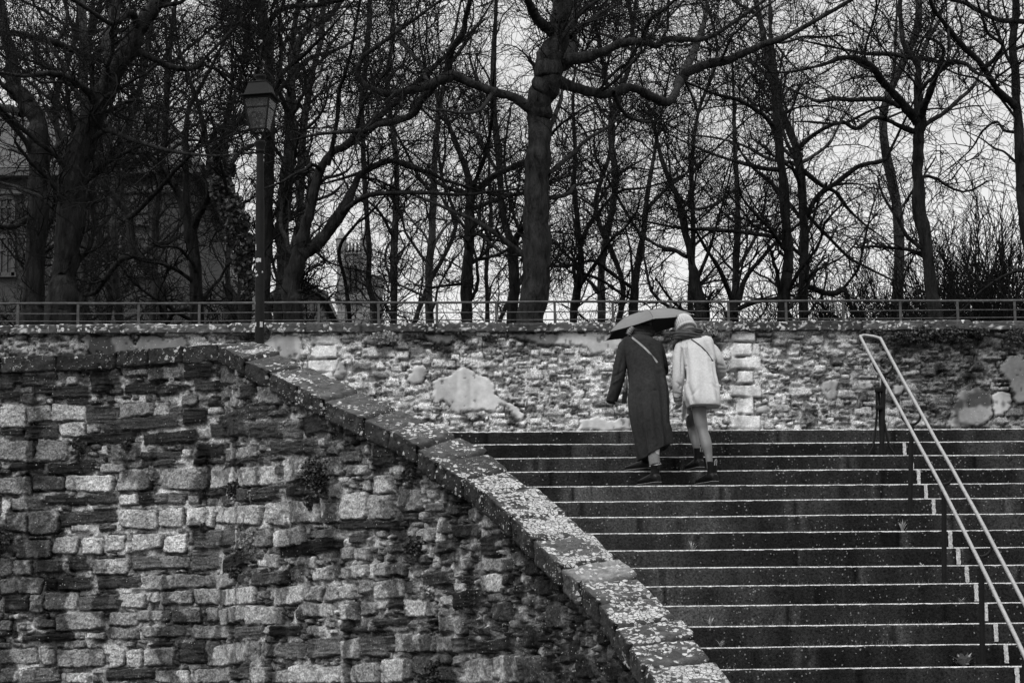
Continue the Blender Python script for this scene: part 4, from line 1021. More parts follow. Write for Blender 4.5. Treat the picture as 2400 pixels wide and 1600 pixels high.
# ------------------------------------------------------------------ the wood behind: a few kinds of tree, copied
def generic(seed, h, lean, rt):
    rn = np.random.RandomState(seed); K = 9
    z = np.linspace(0, h, K); x = np.cumsum(rn.normal(0, .55, K))*.7+lean*z; y = np.cumsum(rn.normal(0, .4, K))*.7; x -= x[0]; y -= y[0]
    L_ = [(np.stack([x, y, z], 1), rt*np.linspace(1, .3, K))]
    for q_ in range(7):
        i = rn.randint(4, K-1); a = rn.uniform(0, 6.28); l = rn.uniform(2.5, 4.5)*(1-.25*i/K); m = 6; o = np.array([x[i], y[i], z[i]])
        el = rn.uniform(.2, .9); P = [o]; d = np.array([math.cos(a)*math.cos(el), math.sin(a)*math.cos(el), math.sin(el)])
        for _ in range(m-1):
            d = d+rn.normal(0, .2, 3)+np.array([0, 0, .08]); d /= np.linalg.norm(d); P.append(P[-1]+d*l/(m-1))
        L_.append((np.array(P), rt*np.linspace(.5, .14, m)*(1-.5*i/K)))
    return L_
VAR = []
GL = 'thin bare tree far back in the wood behind the front trees'
for k, (h, lean, rt, pale) in enumerate([(13, .02, .10, 0), (15, -.04, .12, 1), (14, .05, .09, 0), (16, 0, .13, 1), (12, -.02, .085, 0)]):
    r_ = build_tree(generic(300+k, h, lean, rt), 400+k, M['bark_pale' if pale else 'bark'], n=(150, 950, 3000), label=GL, group='bare trees further back in the wood', thin=1.0, up=.3, base=(0, 0, 0), l2=(1.5, 3.2))
    VAR.append(r_)
def dup(o, loc, rz=0, sc=1.0, label=None, group=None):
    r = o.copy(); COL.objects.link(r); r.location = loc; r.rotation_euler = (0, 0, rz); r.scale = (sc, sc, sc)
    if label: r['label'] = label
    if group: r['group'] = group
    for ch in o.children:
        c = ch.copy(); COL.objects.link(c); c.parent = r; c.matrix_parent_inverse = Matrix()
    return r
SP = [(60, 48, 0), (330, 50, 2), (520, 47, 4), (760, 52, 0), (960, 57, 2), (1130, 62, 4), (1330, 49, 0), (1500, 53, 2),
      (1650, 56, 4), (1830, 48, 1), (2010, 51, 3), (200, 60, 1), (120, 47, 2), (265, 53, 0), (400, 46, 4), (465, 58, 2), (-250, 50, 1), (2620, 49, 2), (2560, 60, 0), (-120, 60, 3)]
rn = np.random.RandomState(8)
for i, (px, Y, v) in enumerate(SP):
    P = at_y(px, 700, Y); loc = (P[0], Y, Z_TER-.1); rz = rn.uniform(0, 6.28); sc = rn.uniform(.95, 1.2)
    if i < 5: o = VAR[i]; v = i; o.location = loc; o.rotation_euler = (0, 0, rz); o.scale = (sc, sc, sc)
    else: dup(VAR[v], loc, rz, sc)
# ------------------------------------------------------------------ twiggy shrubs along the terrace edge
def shrub(seed, h, w, n, label):
    rn = np.random.RandomState(seed); P = np.zeros((n, 8, 3)); a = rn.uniform(0, 6.28, n); sp = rn.uniform(0, .9, n)
    P[:, 0] = np.stack([rn.normal(0, w*.12, n), rn.normal(0, w*.12, n), np.zeros(n)], 1)
    d = np.stack([np.cos(a)*sp*w/h, np.sin(a)*sp*w/h, np.ones(n)], 1); d /= np.linalg.norm(d, axis=1)[:, None]; L_ = rn.uniform(.5, 1.0, n)*h
    for k in range(1, 8):
        d = d+rn.normal(0, .14, (n, 3)); d /= np.linalg.norm(d, axis=1)[:, None]; P[:, k] = P[:, k-1]+d*(L_/7)[:, None]
    R = .014*np.ones((n, 1))*np.linspace(1, .4, 8)[None]
    P3, R3, L3 = children(P, R, L_, n*9, (.4, 1.1), (.4, .7, .005, .01), .2, 1, (.3, .9), 6, .3, .2, rn)
    P4, R4, L4 = children(P3, R3, L3, n*20, (.2, .5), (.5, .8, .0045, .008), .1, 1, (.3, 1.0), 5, .2, .22, rn)
    r = empty('twiggy_shrub', (0, 0, 0), label, 'shrub', 'bare shrubs behind the railing')
    V, f = tubes(P, R, 5); link('stems', npmesh('stems', V, f), M['bark'], r)
    V, f = cat([tubes(P3, R3, 4), tubes(P4, R4, 3)]); link('twigs', npmesh('twigs', V, f), M['twig'], r); return r
SH = [(2330, 37, 3.6, 'tall twiggy shrub behind the railing at the right edge of the picture'), (2240, 39, 3.2, 'twiggy shrub behind the railing right of the slender tree against open sky'),
      (2120, 40, 3.0, 'twiggy shrub behind the railing left of the slender tree against open sky'), (2030, 42, 3.2, 'bushy shrub behind the railing above the top loop of the handrail'),
      (1930, 41, 3.0, 'twiggy shrub behind the railing right of the two parallel trees'), (2400, 41, 4.2, 'twiggy shrub partly cut by the right edge behind the railing'),
      (340, 38, 1.5, 'low scrubby shrub behind the railing between the leaning tree and the forked tree'), (60, 36, 2.2, 'dense dark shrub at the foot of the leftmost tree behind the railing'),
      (450, 42, 2.6, 'dark scrubby shrub at the foot of the black forked tree'), (1720, 44, 1.8, 'low thin shrub behind the railing right of the quoins')]
s0 = [shrub(500+k, 3.0, 2.4, 80, 'x') for k in range(3)]
for i, (px, Y, h, lab) in enumerate(SH):
    P = at_y(px, 740, Y); loc = (P[0], Y, Z_TER-.1); h *= 1.2 if px > 1900 else 1
    if i < 3: o = s0[i]; o.location = loc; o.scale = (h/3,)*3; o['label'] = lab; o['category'] = 'shrub'
    else: dup(s0[i % 3], loc, i*1.3, h/3, lab)
# ================================================================== PEOPLE
M['coat_dark'] = mat('dark_wool_cloth', .022, .95, .08, noise=(45, .7, 1.35), bump=(220, .0012))
M['coat_pale'] = mat('pale_felted_wool', .40, .95, .1, noise=(60, .84, 1.13), bump=(180, .0008))
M['scarf'] = mat('grey_scarf_cloth', .05, .9, .15, noise=(25, .7, 1.3), bump=(120, .002))
M['scarf_dark'] = mat('dark_knit_scarf', .018, .95, .1, noise=(60, .5, 1.6), bump=(90, .004))
M['knit'] = mat('cream_ribbed_knit', .36, .95, .1, noise=(50, .85, 1.12), bump=(150, .002))
M['skin'] = mat('skin', .36, .55, .35)
M['tights'] = mat('sheer_dark_tights', .11, .55, .35, noise=(30, .9, 1.1))
M['boot'] = mat('polished_black_leather', .005, .45, .15, noise=(20, .7, 1.4), bump=(60, .002))
M['sole'] = mat('dull_rubber_sole', .014, .85, .15)
M['stitch'] = mat('pale_welt_stitching', .30, .7, .2)
M['jeans'] = mat('washed_denim', .12, .9, .15, noise=(90, .7, 1.3), bump=(160, .002))
M['frayed'] = mat('frayed_pale_hem', .5, .9, .1, noise=(120, .4, 1.3))
M['hair'] = mat('dark_hair', .012, .6, .4, noise=(40, .5, 1.9), bump=(70, .004), stretch=(4, 4, 1))
M['strap_pale'] = mat('pale_leather_strap', .26, .6, .3)
M['strap_dark'] = mat('dark_leather_strap', .02, .5, .4)
M['umbrella'] = mat('taut_grey_nylon', .075, .5, .45, noise=(5, .85, 1.15), bump=(7, .006))
M['umbrella_in'] = mat('black_umbrella_lining', .012, .7, .2)
M['button'] = mat('dark_button', .04, .4, .5)
pc = lambda x, y: (1380+x/3.336, 690+y/3.336)
def PP_(x, y, Y): return Vector(at_y(*pc(x, y), Y))
def px2m(d, Y): return d/3.336*Y/F
def bake(name, mb, mats, parent, voxel=.006, smooth=3, disp=None):
    me = mb.mesh(name); o = bpy.data.objects.new(name, me); COL.objects.link(o)
    if voxel:
        r = o.modifiers.new('r', 'REMESH'); r.mode = 'VOXEL'; r.voxel_size = voxel; r.use_smooth_shade = True
    if smooth:
        s = o.modifiers.new('s', 'SMOOTH'); s.iterations = smooth; s.factor = .5
    dg = bpy.context.evaluated_depsgraph_get(); dg.update(); me2 = bpy.data.meshes.new_from_object(o.evaluated_get(dg)); me2.name = name
    bpy.data.objects.remove(o); bpy.data.meshes.remove(me)
    if disp is not None:
        n = len(me2.vertices); co = np.zeros(n*3, np.float32); me2.vertices.foreach_get('co', co); co = co.reshape(-1, 3)
        no = np.zeros(n*3, np.float32); me2.vertices.foreach_get('normal', no); no = no.reshape(-1, 3)
        co = co+no*disp(co)[:, None]; me2.vertices.foreach_set('co', co.ravel().astype(np.float32)); me2.update()
    me2.polygons.foreach_set('use_smooth', [True]*len(me2.polygons))
    me2.materials.clear()
    return link(name, me2, mats, parent, True)
def loft(mb, rings, n=56, fold=None, e=2.4):
    """rings: (x, y, half width, half depth in m, Y, tilt)  in crop pixels of the photograph"""
    R_ = [np.array(r, float) for r in rings]; R_ = spline(np.array(R_), 4); vs = []
    for k, (x, y, hw, hd, Y, tilt) in enumerate(R_):
        C = PP_(x, y, Y); w = px2m(hw, Y); t = px2m(tilt, Y)
        for j in range(n):
            a = 2*math.pi*j/n; c, s = math.cos(a), math.sin(a)
            c2 = math.copysign(abs(c)**(2/e), c); s2 = math.copysign(abs(s)**(2/e), s)
            f = 1+(fold(k/(len(R_)-1), a) if fold else 0)
            vs.append(C+Vector((w*c2*f, hd*s2*f, -t*c2)))
    m = len(R_); fs = [(i*n+j, i*n+(j+1) % n, (i+1)*n+(j+1) % n, (i+1)*n+j) for i in range(m-1) for j in range(n)]
    fs += [tuple(range(n-1, -1, -1)), tuple(range((m-1)*n, m*n))]
    mb.add(vs, fs)
def limb(mb, pts, n=20):
    """pts: (x, y, r px, Y)"""
    A = spline(np.array(pts, float), 4)
    mb.tube([PP_(x, y, Y) for x, y, r, Y in A], [px2m(r, Y) for x, y, r, Y in A], n)
def ellipsoid(mb, c, r, rot=None, n=20, m=14, fn=None):
    vs = []; c = Vector(c)
    for i in range(m+1):
        t = math.pi*i/m
        for j in range(n):
            a = 2*math.pi*j/n; v = Vector((r[0]*math.sin(t)*math.cos(a), r[1]*math.sin(t)*math.sin(a), r[2]*math.cos(t)))
            if fn: v = fn(v, t, a)
            if rot is not None: v = rot @ v
            vs.append(c+v)
    mb.add(vs, [(i*n+j, i*n+(j+1) % n, (i+1)*n+(j+1) % n, (i+1)*n+j) for i in range(m) for j in range(n)])
def head(mb, c, rot):
    """head looking along +Y of rot"""
    ellipsoid(mb, c, (.074, .095, .112), rot); c = Vector(c)
    ellipsoid(mb, c+rot @ Vector((0, .038, -.062)), (.048, .055, .055), rot)           # jaw
    ellipsoid(mb, c+rot @ Vector((0, .100, -.012)), (.012, .020, .026), rot, 12, 8)    # nose
    for s in (-1, 1):
        ellipsoid(mb, c+rot @ Vector((s*.076, -.005, -.012)), (.009, .018, .030), rot, 12, 8)
        ellipsoid(mb, c+rot @ Vector((s*.030, .082, .014)), (.014, .010, .008), rot, 12, 8)
    ellipsoid(mb, c+rot @ Vector((0, .088, -.055)), (.024, .012, .006), rot, 12, 8)
def hand(mb, wrist, dirv, side, curl=.9, s=1.0, thumb=1):
    """palm plus five fingers; dirv: fingers' direction, side: from the little finger to the thumb"""
    w = Vector(wrist); d = Vector(dirv).normalized(); sd = Vector(side); sd = (sd-d*sd.dot(d)).normalized(); nv = d.cross(sd)*thumb
    vs = [w+d*(.085*s*k)+sd*(x*.040*s*(.75+.25*k))+nv*(y*.013*s) for k in (0, .5, 1) for x, y in ((-1, -1), (1, -1), (1, 1), (-1, 1))]
    fs = [(3, 2, 1, 0), (8, 9, 10, 11)]+[(4*i+j, 4*i+(j+1) % 4, 4*i+4+(j+1) % 4, 4*i+4+j) for i in range(2) for j in range(4)]; mb.add(vs, fs)
    for k, (L_, x) in enumerate([(.062, -.031), (.074, -.010), (.078, .011), (.070, .031)]):
        p = w+d*.078*s+sd*x*s; dd = d.copy(); pts = [p]
        for q_ in range(4):
            dd = (dd*math.cos(curl*(.7+.1*k)*.55)+nv*math.sin(curl*.55*(1+.08*k))).normalized(); p = p+dd*L_*s*(.42, .3, .2, .12)[q_]; pts.append(p)
            nv2 = nv
        mb.tube(pts, [.0088*s, .0085*s, .0078*s, .007*s, .0055*s], 8)
    p = w+d*.025*s+sd*.036*s; mb.tube([p, p+(d*.6+sd*.7).normalized()*.03*s, p+(d*.9+sd*.5+nv*.3).normalized()*.055*s, p+(d+sd*.3+nv*.7).normalized()*.075*s], [.0115*s, .011*s, .0095*s, .007*s], 8)
def boot(root, x, y, Y, ang, pitch=0.0, shaft=.18, sc=1.0, tread=None, topw=1.0):
    """heel point at pixel (x,y) depth Y; toe points along +Y turned by ang"""
    P = PP_(x, y, Y)
    if tread is not None: P.z = tread+.004
    rot = Matrix.Rotation(ang, 3, 'Z') @ Matrix.Rotation(pitch, 3, 'X')
    sec = [(-.035, .026, .058), (-.01, .036, .075), (.05, .037, .085), (.10, .040, .072), (.16, .046, .056), (.21, .043, .046), (.245, .028, .034)]
    mb = MB(); vs = []; n = 16
    for (yy, w, h) in sec:
        for j in range(n):
            a = 2*math.pi*j/n; c, s = math.cos(a), math.sin(a); vs.append(P+rot @ (Vector((w*math.copysign(abs(c)**.8, c), yy, .026+h/2*(1+math.copysign(abs(s)**.8, s))))*sc))
    m = len(sec); mb.add(vs, [(i*n+j, i*n+(j+1) % n, (i+1)*n+(j+1) % n, (i+1)*n+j) for i in range(m-1) for j in range(n)]+[tuple(range(n-1, -1, -1)), tuple(range((m-1)*n, m*n))])
    pts = [P+rot @ (Vector((0, yy, zz))*sc) for yy, zz in ((.03, .06), (.018, .10), (.010, .10+(shaft-.1)*.5), (.008, shaft))]
    mb.tube(pts, [.046*sc, .040*sc, .040*sc*topw, .045*sc*topw], 18)
    o = bake('boot', mb, M['boot'], root, .0045, 3)
    so = MB(); out = [(-.040, -.028), (-.046, 0), (-.040, .028)]
    prof_ = [(-.043, .0), (-.036, .026), (-.015, .037), (.03, .036), (.08, .037), (.13, .044), (.18, .049), (.22, .043), (.248, .026), (.258, 0)]
    ring = [(w, yy) for yy, w in prof_]+[(-w, yy) for yy, w in prof_[::-1][1:-1]]
    lo = [P+rot @ (Vector((w, yy, 0 if (yy < .05 or yy > .1) else .006))*sc) for w, yy in ring]; hi = [P+rot @ (Vector((w*1.04, yy*1.01, .027))*sc) for w, yy in ring]
    k = len(ring); so.add(lo+hi, [tuple(range(k-1, -1, -1)), tuple(range(k, 2*k))]+[(i, (i+1) % k, k+(i+1) % k, k+i) for i in range(k)])
    link('sole', so.mesh('sole', bevel=.002), M['sole'], root, True)
    st = MB(); st.tube([P+rot @ (Vector((w*1.02, yy, .0285))*sc) for w, yy in ring], .0016, 5, closed=True)
    link('welt', st.mesh('welt'), M['stitch'], root, True)
    lp = MB(); lp.tube([P+rot @ (Vector((dx, -.042+dy, z))*sc) for dx, dy, z in ((-.008, .005, shaft-.035), (-.008, -.006, shaft+.004), (0, -.008, shaft+.016), (.008, -.006, shaft+.004), (.008, .005, shaft-.035))], .0035, 6)
    link('pull_loop', lp.mesh('pull_loop'), M['stitch' if shaft > .18 else 'strap_dark'], root, True)

# ---------------------------------------------------------------- woman in the long dark coat
ZS = lambda n: RI*(n+11)
YA = SY0+TR*10+PSI*1.3+.03          # nosing of the step they stand on
w1 = empty('person', (PP_(500, 1470, YA+.1)[0], YA+.15, ZS(10)), 'woman in a long dark overcoat and rolled jeans, climbing the steps', 'person', 'two women sharing the umbrella')
HB = 1.0
hr1 = Matrix.Rotation(.25, 3, 'Y') @ Matrix.Rotation(-.35, 3, 'X')
mb = MB(); hc1 = PP_(408, 258, YA+.74)
head(mb, hc1, hr1)
limb(mb, [(406, 275, 48, YA+.68), (400, 305, 50, YA+.58), (402, 350, 52, YA+.52), (405, 380, 60, YA+.5)])
loft(mb, [(405, 370, 70, .07, YA+.48, 0), (415, 420, 118, .09, YA+.46, 0), (430, 560, 112, .10, YA+.42, 0), (455, 700, 110, .10, YA+.38, 0), (470, 820, 125, .11, YA+.34, 0), (475, 880, 110, .1, YA+.33, 0)], 28)
for pts in ([(430, 860, 66, YA+.33), (420, 980, 58, YA+.42), (425, 1090, 44, YA+.50), (430, 1200, 40, YA+.50), (425, 1330, 28, YA+.47)],
            [(505, 860, 66, YA+.33), (512, 980, 58, YA+.30), (512, 1100, 46, YA+.25), (512, 1220, 42, YA+.15), (520, 1370, 27, YA+.09)],
            [(290, 400, 30, YA+.46), (250, 560, 26, YA+.44), (222, 690, 22, YA+.43), (192, 775, 18, YA+.44)],
            [(535, 400, 28, YA+.46), (562, 500, 24, YA+.50), (576, 585, 22, YA+.56), (560, 540, 20, YA+.70), (515, 440, 18, YA+.92)]): limb(mb, pts)
hand(mb, PP_(190, 765, YA+.44), (-.12, .1, -1), (.2, 1, 0), 1.3, .8)
SH_TOP = PP_(500, 400, YA+1.0)
bake('body', mb, M['skin'], w1, .006, 2)
def folds1(t, a):
    back = max(0, -math.sin(a))
    return t**1.2*(.10*math.cos(5*a+2.2*t)+.055*math.cos(9*a-3*t+1)+.03*math.cos(15*a+5*t))+.014*math.cos(7*a+9*t)
mb = MB()
loft(mb, [(402, 322, 70, .085, YA+.50, 6), (405, 340, 110, .10, YA+.48, 8), (408, 362, 142, .115, YA+.47, 12), (420, 420, 152, .125, YA+.46, 8), (432, 520, 148, .13, YA+.43, 0), (448, 620, 150, .135, YA+.40, 0), (458, 720, 156, .145, YA+.36, -6),
          (464, 820, 160, .16, YA+.33, -10), (472, 920, 157, .17, YA+.30, -14), (483, 1020, 148, .18, YA+.29, -20), (500, 1110, 142, .19, YA+.29, -34), (512, 1190, 138, .20, YA+.29, -48), (520, 1238, 132, .20, YA+.29, -66)], 96, folds1)
SL1 = [MB(), MB()]
limb(SL1[0], [(300, 372, 30, YA+.47), (278, 400, 44, YA+.46), (262, 470, 48, YA+.45), (248, 560, 52, YA+.44), (232, 640, 54, YA+.43), (216, 710, 50, YA+.43), (194, 780, 46, YA+.44), (176, 832, 43, YA+.45), (172, 846, 40, YA+.45)])
limb(SL1[1], [(510, 372, 30, YA+.47), (536, 400, 42, YA+.47), (560, 480, 43, YA+.50), (578, 560, 42, YA+.53), (584, 605, 37, YA+.58), (572, 560, 36, YA+.70), (528, 470, 30, YA+.86)])
def creases(L_, ymax, f0=None):
    def f(co):
        P = co.astype(float)-EYE; z = P@FW; x = (CX+F*(P@RT)/z-1380)*3.336; y = (CY-F*(P@UP)/z-690)*3.336
        d = f0(co) if f0 else np.zeros(len(co)); m = co[:, 1] < ymax
        for x0, y0, x1, y1, w, a in L_:
            dx, dy = x1-x0, y1-y0; t = np.clip(((x-x0)*dx+(y-y0)*dy)/(dx*dx+dy*dy), 0, 1)
            ds = np.hypot(x-x0-t*dx, y-y0-t*dy); d = d+m*a*np.exp(-(ds/w)**2)*(.35+.65*np.sin(np.clip(t, .06, .94)*math.pi))
        return d
    return f
def wool(amp, sd, k=7):
    def f(co):
        x, z = co[:, 0], co[:, 2]
        return amp*(fbm(x*k*1.4+co[:, 1]*3+z*2, z*k*.6, sd, 3)-.5)*2+amp*.18*(fbm(x*30, z*22, sd+4, 3)-.5)
    return f
def coat1(co):
    d = wool(.007, 81)(co)
    # sleeve and back seams: narrow grooves
    a, b = PP_(430, 400, YA+.3), PP_(600, 960, YA+.1); zz = np.clip((a.z-co[:, 2])/(a.z-b.z), 0, 1); xs_ = a.x+(b.x-a.x)*zz
    d = d-.004*np.exp(-((co[:, 0]-xs_)/.0035)**2)*(co[:, 1] < YA+.42)+.0025*np.exp(-((co[:, 0]-xs_-.008)/.004)**2)*(co[:, 1] < YA+.42)
    return d
CR1 = [(560, 620, 618, 1000, 22, -.022), (452, 700, 500, 1100, 26, .016), (500, 760, 545, 1180, 20, -.020), (395, 760, 440, 1250, 20, -.018), (350, 700, 372, 1000, 16, .010), (590, 900, 620, 1150, 16, .014), (478, 400, 545, 560, 14, -.014), (520, 420, 590, 620, 12, .010),
       (300, 480, 330, 760, 16, -.012), (330, 420, 420, 560, 26, .008), (460, 1000, 480, 1220, 16, -.016), (545, 1020, 580, 1210, 14, -.014), (412, 1000, 442, 1290, 12, .010), (505, 742, 532, 748, 6, -.008)]
bake('coat', mb, M['coat_dark'], w1, .0075, 2, creases(CR1, YA+.42, coat1))
for q_ in SL1: bake('sleeve', q_, M['coat_dark'], w1, .006, 2, creases([(265, 480, 230, 640, 12, -.010), (200, 640, 262, 600, 10, -.012), (180, 700, 240, 660, 9, .008), (190, 740, 150, 820, 12, .008), (575, 560, 612, 600, 9, -.012), (560, 430, 590, 520, 10, -.010)], YA+.6, wool(.009, 83, 9)))
# collar, scarf, hair gathered in a bun
mb = MB(); C_ = []
for k in range(25):
    a = 2*math.pi*k/24; C_.append(PP_(404+76*math.cos(a), 316-8*math.sin(a)+4*math.cos(a), YA+.52)+Vector((0, .07*math.sin(a), 0)))
mb.tube(C_, .026, 10); bake('collar', mb, M['coat_dark'], w1, .006, 3)
for nm, r0, y0, rr_, tw in (('scarf', 80, 292, .034, .9), ('scarf', 72, 262, .028, 2.1)):
    mb = MB(); C_ = []; R__ = []
    for k in range(41):
        a = 2*math.pi*k/40; C_.append(PP_(408+r0*math.cos(a), y0+10*math.cos(a*1+.4)-6*math.sin(2*a+tw), YA+.58)+Vector((0, .075*math.sin(a), 0))); R__.append(rr_*(1+.12*math.cos(9*a)))
    mb.tube(C_, R__, 12); bake(nm, mb, M['scarf_dark'], w1, .005, 2)
mb = MB(); ellipsoid(mb, hc1+hr1 @ Vector((0, -.015, .018)), (.092, .108, .118), hr1); ellipsoid(mb, hc1+hr1 @ Vector((-.03, -.06, -.075)), (.062, .05, .05), hr1)
bake('hair', mb, M['hair'], w1, .006, 2)
# loose plait of hair over the collar, on the left
mb = MB(); mb.tube([PP_(345, 262, YA+.46), PP_(322, 285, YA+.42), PP_(312, 305, YA+.40), PP_(318, 325, YA+.40)], [.020, .026, .024, .014], 12)
M['hair_light'] = mat('light_grey_hair', .10, .6, .4, noise=(60, .35, 1.6), bump=(80, .006)); bake('plait', mb, M['hair_light'], w1, .005, 1, lambda co: .004*np.sin(co[:, 2]*260+co[:, 0]*160))
# jeans with a turned, frayed hem on the near leg
mb = MB(); limb(mb, [(508, 1120, 52, YA+.22), (506, 1220, 47, YA+.16), (512, 1290, 45, YA+.12), (520, 1338, 44, YA+.10)], 28)
bake('jeans', mb, M['jeans'], w1, .006, 2, wool(.004, 91))
mb = MB(); mb.tube([PP_(520, 1332, YA+.10)+Vector((px2m(43, YA)*math.cos(a), .043*math.sin(a), -.010*math.cos(a)*-1+.006*math.sin(a))) for a in np.linspace(0, 2*math.pi, 29)[:-1]], .0045, 6, closed=True)
link('jeans_hem', mb.mesh('jeans_hem', smooth=True), M['frayed'], w1, True)
boot(w1, 528, 1478, YA+.045, .55, 0.0, .17, 1.08, ZS(10), .9)
boot(w1, 455, 1378, YA+TR+.04, .80, 0.0, .15, 1.0, ZS(11), .95)
# belt tab and vent button
mb = MB(); mb.box(PP_(515, 745, YA+.205), (.05, .006, .012)); 
# satchel strap and tasselled bag
def ribbon(name, pts, w, m, parent, th=.004):
    A = [Vector(p) for p in pts]; mb = MB(); vs = []
    for i, p in enumerate(A):
        t = (A[min(i+1, len(A)-1)]-A[max(i-1, 0)]).normalized(); v = (EYEV-p).normalized(); s = t.cross(v).normalized()
        vs += [p-s*w/2+v*th, p+s*w/2+v*th, p+s*w/2-v*th, p-s*w/2-v*th]
    n = len(A); mb.add(vs, [(4*i+j, 4*i+(j+1) % 4, 4*i+4+(j+1) % 4, 4*i+4+j) for i in range(n-1) for j in range(4)]+[(0, 1, 2, 3), (4*n-1, 4*n-2, 4*n-3, 4*n-4)])
    return link(name, mb.mesh(name), m, parent, True)
EYEV = Vector(EYE)
def on_mesh(o, x, y, off=.004):
    """point on a garment behind photo crop pixel (x, y)"""
    d = Vector(ray(*pc(x, y))); mi = (o.matrix_world).inverted() if False else o.matrix_parent_inverse.inverted() @ pw(o.parent).inverted()
    mw = pw(o.parent) @ o.matrix_parent_inverse; inv = mw.inverted()
    me = o.data; key = o.name
    if key not in BV:
        from mathutils.bvhtree import BVHTree
        BV[key] = BVHTree.FromPolygons([v.co for v in me.vertices], [tuple(p.vertices) for p in me.polygons])
    a = inv @ EYEV; b = (inv.to_3x3() @ d).normalized(); h = BV[key].ray_cast(a, b)
    if h[0] is None: return None
    return mw @ h[0]-d*off
BV = {}
coat1o = [c for c in w1.children if c.name.startswith('coat')][0]
bag1 = empty('shoulder_bag', tuple(PP_(280, 760, YA+.33)), 'dark fringed shoulder bag on a pale strap, beside the long dark coat', 'bag')
sp_ = [on_mesh(coat1o, 338+(535-338)*t+10*math.sin(t*3.1), 336+(530-336)*t-6*math.sin(t*3.1), .003) for t in np.linspace(0, 1, 15)]
sp_ = [p for p in sp_ if p is not None]
e = sp_[-1]; sp_ += [e+Vector((.05, .06, -.05)), e+Vector((.06, .2, -.12))]
sp_ = [sp_[0]+Vector((-.005, .05, .012))]+sp_
ribbon('strap', sp_, .017, M['strap_pale'], bag1, .002)
mb = MB(); limb(mb, [(296, 640, 6, YA+.36), (292, 700, 14, YA+.35), (284, 760, 20, YA+.34), (278, 830, 19, YA+.34), (276, 846, 12, YA+.34)], 14); bake('pouch', mb, M['strap_dark'], bag1, .005, 1)
for k in range(6):
    mb = MB(); x = 262+k*6; mb.tube([PP_(x+4, 760, YA+.31), PP_(x, 815, YA+.31), PP_(x-1+k, 852+4*(k % 2), YA+.31)], [.003, .004, .003], 6); link('fringe', mb.mesh('fringe'), M['scarf_dark'], bag1, True)
mb = MB(); mb.tube([PP_(286, 700, YA+.30), PP_(300, 715, YA+.29), PP_(304, 740, YA+.29), PP_(290, 752, YA+.29), PP_(280, 735, YA+.29)], .005, 8); link('buckle_loop', mb.mesh('buckle_loop', smooth=True), M['strap_dark'], bag1, True)

# ---------------------------------------------------------------- woman in the short pale coat
w2 = empty('person', (PP_(900, 1450, YA+.1)[0], YA+.15, ZS(10)), 'woman in a short pale wool coat and cream ribbed hat, climbing the steps', 'person', 'two women sharing the umbrella')
hr2 = Matrix.Rotation(-.28, 3, 'Y') @ Matrix.Rotation(-.45, 3, 'X')
mb = MB(); hc2 = PP_(757, 262, YA+.56); head(mb, hc2, hr2)
limb(mb, [(770, 310, 46, YA+.56), (800, 360, 50, YA+.50)])
loft(mb, [(805, 370, 80, .07, YA+.47, 0), (850, 440, 112, .09, YA+.44, 0), (872, 560, 100, .10, YA+.40, 0), (880, 700, 110, .11, YA+.34, 0), (880, 830, 118, .11, YA+.28, 0)], 28)
limb(mb, [(705, 430, 34, YA+.46), (704, 560, 30, YA+.40), (697, 700, 25, YA+.38), (701, 820, 19, YA+.42)]); limb(mb, [(955, 430, 28, YA+.45), (1008, 520, 25, YA+.46), (1026, 590, 24, YA+.52), (1000, 632, 22, YA+.62), (965, 640, 19, YA+.70)])
hand(mb, PP_(700, 806, YA+.42), (.05, .1, -1), (.9, .5, 0), 1.5, .82, -1)
hand(mb, PP_(960, 640, YA+.70), (-1, .3, 0), (0, .3, 1), .7, .9)
bake('body', mb, M['skin'], w2, .0045, 2)
# legs in tights: near leg straight and weight-bearing, the other a step ahead
mb = MB(); limb(mb, [(868, 800, 62, YA+.28), (864, 880, 58, YA+.27), (868, 950, 54, YA+.25), (880, 1020, 50, YA+.23), (893, 1075, 42, YA+.21), (908, 1130, 46, YA+.18), (922, 1185, 43, YA+.14), (936, 1250, 31, YA+.12), (944, 1320, 26, YA+.10), (952, 1370, 26, YA+.10)], 24)
limb(mb, [(835, 830, 55, YA+.32), (812, 930, 48, YA+.42), (800, 1000, 42, YA+.52), (812, 1050, 40, YA+.54), (826, 1110, 40, YA+.50), (838, 1170, 31, YA+.46), (846, 1220, 26, YA+.45), (850, 1290, 26, YA+.44)], 24)
bake('tights', mb, M['tights'], w2, .005, 3)
def folds2(t, a): return .028*math.cos(5*a+5*t)+.045*t*math.cos(8*a-4*t)+.014*math.cos(13*a+9*t)
mb = MB()
loft(mb, [(796, 335, 62, .08, YA+.50, -14), (812, 352, 104, .10, YA+.48, -30), (834, 390, 136, .115, YA+.46, -36), (856, 450, 134, .13, YA+.44, 24), (868, 540, 122, .14, YA+.40, 10), (876, 640, 126, .155, YA+.35, 4), (884, 740, 134, .17, YA+.31, 2),
          (890, 810, 134, .185, YA+.29, 4), (898, 850, 130, .19, YA+.28, 4), (903, 878, 128, .19, YA+.28, 2)], 88, folds2, 2.6)
SL2 = [MB(), MB()]
limb(SL2[0], [(735, 385, 34, YA+.47), (712, 430, 46, YA+.45), (705, 520, 52, YA+.42), (703, 620, 51, YA+.39), (697, 700, 46, YA+.38), (694, 770, 39, YA+.40), (697, 822, 34, YA+.42), (699, 836, 31, YA+.42)])
limb(SL2[1], [(945, 400, 34, YA+.46), (972, 440, 44, YA+.45), (1008, 510, 48, YA+.45), (1034, 570, 46, YA+.48), (1032, 612, 42, YA+.55), (1005, 635, 36, YA+.66), (975, 640, 30, YA+.72)])
